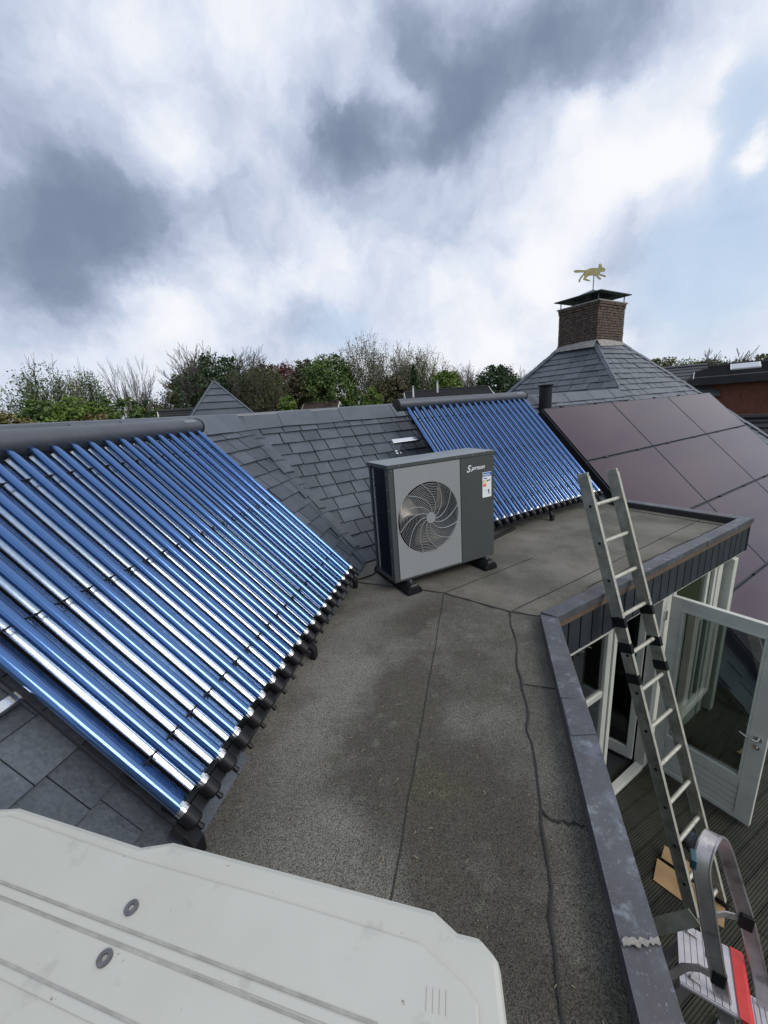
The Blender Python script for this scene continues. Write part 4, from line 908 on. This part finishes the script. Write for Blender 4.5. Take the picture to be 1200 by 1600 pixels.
# ------------------------------------------------------------------ pale outdoor unit in the foreground
ux = Vector((.9982, -.060, 0)); UF = frame((-.0, .40, 0), ux, Vector((.06, .9982, 0)))
def toU(p): q = UF.inverted() @ Vector((p[0], p[1], 0)); return (q.x, q.y)
out_w = [(-1.35, .455), (-.977, .455), (-.9375, .463), (-.608, .435), (-.552, .452), (-.058, .424), (-.023, .404), (.009, .403), (.035, .3825), (.040, .318), (.044, .08), (-1.35, .08)]
ol = [toU(p) for p in out_w]
un = empty('outdoor_unit', UF @ Matrix.Translation((-.5, -.15, 0)), 'pale grey plastic topped outdoor unit in the foreground', 'outdoor unit')
m = MB(); m.prism([(x, y) for x, y in ol], .79, .842); lid = m.build('lid', 'cover', un, fr=UF, bevel=.010)
def inset(d): return [(x*1.0, y) for x, y in [toU(p) for p in [(-1.34, .430), (-.965, .432), (-.932, .440), (-.60, .410), (-.30, .394), (-.075, .378), (-.012, .345), (.004, .330), (.008, .10), (-1.34, .10)]]]
ins_ = inset(0)
m = MB(); m.prism(ins_, .8425, .8475); pn = m.build('raised_panel', 'cover', lid, fr=UF, bevel=.004)
def groove(p, q, w, z=.8478):
    p = toU(p); q = toU(q); m = MB(); m.ribbon([(p[0], p[1], z), (q[0], q[1], z)], w, .0012, (0, 1, 0)); m.build('groove', 'groove', lid, fr=UF)
def rib(p, q, w, z=.848):
    p = toU(p); q = toU(q); m = MB(); m.ribbon([(p[0], p[1], z), (q[0], q[1], z)], w, .006, (0, 1, 0)); m.build('rib', 'cover', lid, fr=UF, bevel=.0025)
groove((-.815, .341), (-.121, .291), .004); rib((-.83, .333), (-.13, .282), .012); groove((-.83, .325), (-.14, .273), .0035)
groove((-.80, .266), (-.10, .213), .004); rib((-.80, .258), (-.10, .205), .012); groove((-.98, .43), (-.30, .388), .0025, .8432)
for (x, y) in ((-.543, .345), (-.533, .286)):
    q = toU((x, y)); m = MB(); n = 28; vs = []
    for r_, z in ((.0105, .8478), (.0105, .851), (.0048, .851), (.0048, .8478)): vs += [(q[0]+r_*math.cos(2*math.pi*k/n), q[1]+r_*math.sin(2*math.pi*k/n), z) for k in range(n)]
    m.add(vs, [(a*n+k, a*n+(k+1) % n, (a+1)*n+(k+1) % n, (a+1)*n+k) for a in range(3) for k in range(n)])
    w_ = m.build('washer', 'washer', lid, fr=UF, smooth=True)
    m = MB(); m.tube([(q[0], q[1], .8478), (q[0], q[1], .8492)], .0042, 10); m.build('washer_hole', 'cement', w_, fr=UF)
for k in range(4):
    q = toU((-.062+.0085*k, .335)); m = MB(); m.ribbon([(q[0], q[1], .848), (q[0]+.002, q[1]-.022, .848)], .0014, .0010, (1, 0, 0)); m.build('embossed_mark', 'cover', lid, fr=UF)
m = MB(); m.prism([(x*1.0, y) for x, y in [toU(p) for p in [(-1.3, .43), (-.03, .395), (.025, .37), (.03, .10), (-1.3, .10)]]], .02, .789); m.build('body', 'cover', un, fr=UF)

# ------------------------------------------------------------------ far houses
def bp(b, d, z=0): return Vector((math.sin(R(b))*d, math.cos(R(b))*d, z))
def gable(name_label, c, rot, L_, D_, ez, rz_, wall, roof, extra=None, barge=True):
    """ridge along local x; c = centre on the ground"""
    F_ = Matrix.Translation((c.x, c.y, 0)) @ Matrix.Rotation(R(rot), 4, 'Z')
    t = empty('house', F_ @ Matrix.Translation((0, 0, -5.2)), name_label, 'house', 'houses beyond the roof')
    h2 = D_/2; m = MB()
    m.ext([(-L_/2, -h2, -5.2), (-L_/2, h2, -5.2), (-L_/2, h2, ez), (-L_/2, 0, rz_-.1), (-L_/2, -h2, ez)], (L_, 0, 0)); m.build('wall', wall, t, fr=F_)
    ov = .3; sl_ = (rz_-ez)/h2
    for sg in (-1, 1):
        m = MB(); m.ext([(-L_/2-ov, sg*(h2+ov), ez-sl_*ov), (L_/2+ov, sg*(h2+ov), ez-sl_*ov), (L_/2+ov, 0, rz_), (-L_/2-ov, 0, rz_)], (0, 0, .12)); rfm = m.build('roof', roof, t, fr=F_)
        n = 9
        for k in range(1, n):
            tt = k/n; y = sg*(h2+ov)*(1-tt); z = (ez-sl_*ov)*(1-tt)+rz_*tt+.12; m = MB(); m.box(-L_/2-ov, L_/2+ov, y-.03, y+.03, z, z+.05); m.build('tile_course', roof, rfm, fr=F_)
    if barge:
        for sx in (-1, 1):
            m = MB(); x = sx*(L_/2+ov+.03)
            for sg in (-1, 1): m.ext([(x, sg*(h2+ov), ez-sl_*ov-.14), (x, 0, rz_-.14), (x, 0, rz_+.14), (x, sg*(h2+ov), ez-sl_*ov+.14)], (.05, 0, 0))
            m.build('bargeboard', 'offwhite', t, fr=F_)
    m = MB(); m.tube([(-L_/2-ov, 0, rz_+.14), (L_/2+ov, 0, rz_+.14)], .11, 6); m.build('ridge', roof, t, fr=F_)
    if extra: extra(t, F_, h2, ez, rz_)
    return t
def skl(t, F_, h2, ez, rz_):
    for x in (-3.9, -2.2):
        nrm_ = Vector((0, -(rz_-ez), h2)).normalized()
        def pp(xx, u): return Vector((xx, -h2*(1-u), ez+(rz_-ez)*u+.16))
        m = MB(); m.ext([pp(x, .30), pp(x+1.35, .30), pp(x+1.35, .86), pp(x, .86)], nrm_*.08); w = m.build('skylight', 'offwhite', t, fr=F_)
        m = MB(); m.ext([pp(x+.08, .34)+nrm_*.082, pp(x+1.27, .34)+nrm_*.082, pp(x+1.27, .82)+nrm_*.082, pp(x+.08, .82)+nrm_*.082], nrm_*.01); m.build('pane', 'skylight', w, fr=F_)
    m = MB(); m.box(-5.9, 5.9, -h2-.55, -h2-.05, ez-.42, ez-.05); m.build('eaves_box', 'rtile', t, fr=F_)
c = bp(35.5, 34); gable('red brick house with two skylights at the right edge of the view', c, -27, 10.6, 3.4, 2.05, 2.6, 'bwall', 'rtile', skl)
c = bp(24.4, 33); gable('house with a plain grey roof left of the brick house', c, -4, 2.6, 3.6, 1.2, 2.75, 'offwhite', 'gtile', barge=False)
c = bp(34.5, 19); gable('low dark tiled roof in front of the red brick house', c, -30, 5.2, 3.6, -1.0, .28, 'bwall', 'rtile', barge=False)
c = bp(-2.4, 42); gable('long house with a dark roof and white gable behind the small collector', c, 12, 8.0, 3.6, 2.2, 3.0, 'bwall', 'rtile')
c = bp(-20.0, 47); gable('brown roofed house among the trees above the low ridge', c, 4, 3.6, 4.0, 1.5, 2.75, 'bwall', 'brtile')
c = bp(-37.6, 24); gable('dark tiled house roof beside the small pyramid roof', c, 42, 2.0, 3.0, 1.2, 2.2, 'bwall', 'rtile')
for (b_, d_, z_, lab) in ((-3.6, 39.5, 3.4, 'thin pale pipe standing on the long dark roof, middle one'), (-7.0, 39, 3.1, 'thin pale pipe at the left end of the long dark roof'), (-38.6, 9.5, 1.62, 'short pale pipe beside the small pyramid roof')):
    p = bp(b_, d_); t = empty('roof_pipe', Matrix.Translation((p.x, p.y, z_-.6)), lab, 'pipe', 'thin pipes standing on roofs'); s_ = d_/40
    m = MB(); m.tube([(0, 0, 0), (0, 0, .6+.35*s_)], .10*s_, 6); m.build('pipe', 'offwhite', t, smooth=True); m = MB(); m.tube([(0, 0, .6+.35*s_), (0, 0, .6+.5*s_)], .15*s_, 6); m.build('cowl', 'cement', t)
gable_n = 0

# ------------------------------------------------------------------ trees
def leafcloud(cs, size, rg):
    n = len(cs); a = rg.normal(size=(n, 3)); a /= np.linalg.norm(a, axis=1)[:, None]; b = rg.normal(size=(n, 3)); b -= a*np.sum(a*b, 1)[:, None]; b /= np.linalg.norm(b, axis=1)[:, None]
    s = size*rg.uniform(.6, 1.4, (n, 1)); a *= s; b *= s*.7
    v = np.stack([cs-a, cs-b*.8+a*.1, cs+a, cs+b], 1).reshape(-1, 3)
    return v
def tree(b, d, tan, wid, kind, leaf, lab, seed, base=-5.2, cat='tree', grp='trees and bushes beyond the roofs', bark='bark'):
    rg = np.random.default_rng(seed); rr_ = random.Random(seed); p0 = bp(b, d, base); H = 1.6+tan*d-base
    t = empty('tree' if cat == 'tree' else 'bush', Matrix.Translation(p0), lab, cat, grp)
    wb = MB(); tips = []
    def br(p, dr, L_, r_, lv, mx):
        n = 3; pts = [p]; q = p; dv = dr.copy()
        for i in range(n):
            dv = (dv + Vector((rr_.uniform(-1, 1), rr_.uniform(-1, 1), rr_.uniform(-.3, .8)))*.16).normalized(); q = q+dv*(L_/n); pts.append(q)
        wb.tube(pts, [max(r_*(1-.55*i/n), .022) for i in range(n+1)], 5 if lv < 2 else 3, cap=False)
        if lv >= mx:
            tips.append(pts[-1]); tips.append(pts[-2]); return
        k = (9, 5, 4, 4)[lv] if lv < 4 else 3
        for i in range(k):
            u = (.42 if lv == 0 else .25)+(.58 if lv == 0 else .75)*(i+.5)/k; idx = min(int(u*n), n-1); pp = pts[idx].lerp(pts[idx+1], u*n-idx)
            ang = rr_.uniform(0, 6.28); sp = rr_.uniform(.45, .95) if kind != 'bare' else rr_.uniform(.3, .65)
            side = dv.cross(Vector((math.cos(ang), math.sin(ang), .2))).normalized()
            nd_ = (dv*math.cos(sp)+side*math.sin(sp)+Vector((0, 0, .22))).normalized()
            br(pp, nd_, L_*rr_.uniform(.45, .66)*(1.15 if lv == 0 else 1), r_*.55, lv+1, mx)
        br(pts[-1], dv, L_*.6, r_*.45, lv+1, mx)
    if kind in ('bare', 'sparse', 'airy'):
        br(Vector((0, 0, 0)), Vector((rr_.uniform(-.05, .05), rr_.uniform(-.05, .05), 1)), H*.50, max(.16, H*.014), 0, 4 if kind != 'airy' else 3)
        hh = max(v[2] for v in wb.v); ta = np.array([(q.x, q.y, q.z) for q in tips]); ww = np.percentile(np.hypot(ta[:, 0], ta[:, 1]), 88); sz = H/hh; sx = wid*.95/max(ww, .1)
        wb.v = [(x*sx, y*sx, z*sz) for x, y, z in wb.v]; tp_ = np.array([(q.x*sx, q.y*sx, q.z*sz) for q in tips])
        wb.build('trunk', bark, t)
        if kind == 'bare': return t
        per = 9 if kind == 'sparse' else 10
        cs = np.repeat(tp_, per, 0); cs = cs+rg.normal(size=cs.shape)*(.26 if kind == 'sparse' else .42)
        if len(cs) > 9000: cs = cs[rg.choice(len(cs), 9000, False)]
        cs = cs[(cs[:, 2] < np.percentile(cs[:, 2], 99.3)) & (np.hypot(cs[:, 0], cs[:, 1]) < np.percentile(np.hypot(cs[:, 0], cs[:, 1]), 97))]
        v = leafcloud(cs, .075 if kind == 'sparse' else .10, rg)
    else:
        zc0 = H*(.18 if kind == 'bush' else .30); zc1 = H; czz = (zc0+zc1)/2; rz2 = (zc1-zc0)/2
        wb.tube([(0, 0, 0), (.1, 0, H*.3), (0, .1, H*.62), (.05, 0, H*.85)], [max(.12, H*.02), H*.014, H*.008, .03], 6)
        for k in range(9):
            a = rr_.uniform(0, 6.28); z = rr_.uniform(.3, .6)*H; q = Vector((math.cos(a)*wid*.6, math.sin(a)*wid*.6, z+H*.22)); wb.tube([(0, 0, z), q*.55+Vector((0, 0, z*.4)), q], [H*.008, H*.005, .02], 4, cap=False)
        wb.build('trunk', bark, t)
        nc = {'dense': 330, 'bush': 170, 'cone': 200}[kind]; cs = []
        for _ in range(nc):
            u = rg.normal(size=3); u /= np.linalg.norm(u); rad = rg.uniform(.45, 1.0)**.5
            hz_ = u[2]; wfac = 1.0
            if kind == 'cone': wfac = max(.12, .5-.5*hz_*rad)*1.5
            c_ = np.array([u[0]*wid*rad*wfac, u[1]*wid*rad*wfac, czz+hz_*rz2*rad]); c_[:2] *= rg.uniform(.85, 1.12)
            c_ *= np.array([1, 1, 1]); m_ = int(rg.uniform(28, 60)); cs.append(c_+rg.normal(size=(m_, 3))*np.array([.17, .17, .12])*max(wid, 1.2)*rg.uniform(.5, 1.0)*.62)
        cs = np.concatenate(cs); cs = cs[cs[:, 2] < H+.1]; v = leafcloud(cs, .145 if kind != 'bush' else .12, rg)
    n = len(v)//4; me = bpy.data.meshes.new('crown'); me.from_pydata([tuple(q) for q in v.tolist()], [], np.arange(n*4).reshape(-1, 4).tolist()); me.materials.append(MT[leaf])
    o = bpy.data.objects.new('crown', me); col.objects.link(o); o.parent = t
    return t
TR = [
 (-52.3, 42, .150, 1.9, 'sparse', 'leaf_green', 'thin leafy tree with visible trunk at the left edge of the view'),
 (-49.4, 46, .124, 1.7, 'sparse', 'leaf_pale', 'pale thin tree second from the left, shorter than its neighbours'),
 (-46.1, 44, .143, 1.5, 'sparse', 'leaf_green', 'slim leafy tree left of the leafless birch, third from the left'),
 (-43.4, 46, .150, 1.6, 'bare', 'leaf_pale', 'slim leafless tree with upswept twigs at the left'),
 (-41.2, 60, .078, 1.5, 'airy', 'leaf_olive', 'small round brownish tree left of the tall leafless one'),
 (-37.1, 48, .173, 2.9, 'bare', 'leaf_pale', 'tall leafless tree with many upswept branches left of the pyramid roof'),
 (-36.0, 58, .110, 3.2, 'dense', 'leaf_olive', 'brownish tree mass at the foot of the tall leafless tree'),
 (-33.5, 50, .146, 3.3, 'dense', 'leaf_dark', 'broad dark green tree rising behind the pyramid roof'),
 (-32.5, 60, .170, 3.5, 'bare', 'leaf_pale', 'leafless treetop showing above the dark green tree'),
 (-28.0, 46, .150, 2.0, 'sparse', 'leaf_olive', 'tall slender birch right of the pyramid roof'),
 (-27.6, 52, .118, 2.8, 'dense', 'leaf_olive', 'olive green tree below the slender birch'),
 (-25.2, 62, .124, 3.2, 'dense', 'leaf_red', 'dark red copper beech left of the round green tree'),
 (-23.2, 50, .085, 2.4, 'dense', 'leaf_brown', 'low brown green tree in front of the copper beech'),
 (-21.3, 56, .128, 2.6, 'dense', 'leaf_brown', 'reddish brown budding tree beside the round green tree'),
 (-20.0, 62, .150, 3.4, 'sparse', 'leaf_pale', 'fine twigged budding treetop above the round green tree'),
 (-18.6, 50, .137, 3.1, 'dense', 'leaf_green', 'big round green tree left of the tall airy trees'),
 (-14.2, 52, .178, 2.6, 'sparse', 'leaf_pale', 'tall airy budding tree, highest in the middle of the tree line'),
 (-12.8, 46, .060, 1.6, 'bush', 'leaf_bright', 'bright green bush below the tall airy tree'),
 (-10.4, 50, .078, 2.0, 'dense', 'leaf_brown', 'brown hedge like tree between two airy trees'),
 (-9.0, 54, .160, 2.5, 'sparse', 'leaf_pale', 'airy light green tree left of the ivy covered trunk'),
 (-6.8, 50, .098, .8, 'cone', 'leaf_dark', 'dark narrow ivy covered tree in the middle'),
 (-5.0, 54, .152, 3.2, 'sparse', 'leaf_yellow', 'spreading yellow green tree right of the ivy covered trunk'),
 (-2.4, 50, .080, 1.9, 'dense', 'leaf_bright', 'fresh yellow green tree behind the small collector'),
 (-.8, 66, .096, 2.2, 'sparse', 'leaf_olive', 'grey round budding tree left of its leafless twin'),
 (1.1, 68, .100, 1.8, 'bare', 'leaf_olive', 'small leafless fan shaped tree left of the dark round tree'),
 (4.4, 56, .080, 2.5, 'dense', 'leaf_dark', 'round dark green tree left of the chimney roof'),
 (7.4, 70, .078, 1.6, 'bare', 'leaf_olive', 'leafless twigs just left of the chimney roof'),
 (22.6, 66, .058, 2.6, 'dense', 'leaf_pale', 'light green tree right of the chimney roof'),
 (24.9, 64, .058, 2.4, 'airy', 'leaf_bright', 'fresh green airy tree behind the plain grey roof'),
 (27.0, 62, .068, 2.6, 'bare', 'leaf_pale', 'leafless tree between the grey roof and the brick house'),
 (26.4, 72, .046, 3.0, 'dense', 'leaf_olive', 'olive tree behind the leafless one on the right'),
 (28.8, 66, .040, 2.4, 'dense', 'leaf_green', 'low green tree behind the skylight house'),
 (31.6, 66, .044, 2.0, 'dense', 'leaf_pale', 'pale green tree at the right edge of the view'),
 (-54.3, 34, .046, 2.0, 'bush', 'leaf_ochre', 'yellowish bush at the left edge'),
 (-52.0, 38, .062, 2.1, 'bush', 'leaf_green', 'green bush below the leftmost thin tree'),
 (-48.9, 37, .066, 2.4, 'bush', 'leaf_bright', 'fresh green bushy tree above the large collector'),
 (-47.4, 34, .036, 1.9, 'bush', 'leaf_ochre', 'ochre flowering bush above the large collector'),
 (-44.8, 38, .068, 2.3, 'bush', 'leaf_green', 'green bush below the slim leafless tree'),
 (-42.6, 40, .062, 1.4, 'bush', 'leaf_dark', 'dark green bush at the right end of the left hedge'),
 (-40.2, 44, .040, 1.9, 'bush', 'leaf_green', 'low green bush left of the dark tiled roof'),
 (-24.6, 38, .050, 1.1, 'bush', 'leaf_bright', 'small bright green bush just above the low ridge'),
 (30.2, 70, .030, 2.6, 'bush', 'leaf_olive', 'low hedge behind the roof with skylights'),
]
for k, (b, d, tn, w, kind, leaf, lab) in enumerate(TR):
    tree(b, d, tn, w*(d/50)**.5*(1.45 if kind in ('sparse', 'bare', 'airy') else 1.2), kind, leaf, lab, 100+k, cat='bush' if kind == 'bush' else 'tree', bark='bark_pale' if leaf in ('leaf_pale',) else 'bark')
# wood far behind that reads as one mass
rg = np.random.default_rng(77); cs = []
for b in np.arange(-75, 75, .55):
    d = rg.uniform(85, 120); h = 9.0+rg.uniform(-1, 2.2) + 1.2*math.sin(b*.31); p = bp(float(b), float(d), -5.2)
    if 8 < b < 60: h *= .78
    if b < -40: h *= .75
    cs.append(np.array([p.x, p.y, p.z])+np.array([0, 0, h*.45])+np.clip(rg.normal(size=(260, 3)), -1.9, 1.9)*np.array([1.5, 1.5, h*.27]))
v = leafcloud(np.concatenate(cs), .38, rg); n = len(v)//4
me = bpy.data.meshes.new('woodland'); me.from_pydata([tuple(q) for q in v.tolist()], [], np.arange(n*4).reshape(-1, 4).tolist()); me.materials.append(MT['leaf_olive'])
o = bpy.data.objects.new('woodland', me); col.objects.link(o); tagit(o, 'distant wood along the horizon behind the houses', 'woodland', kind='stuff')
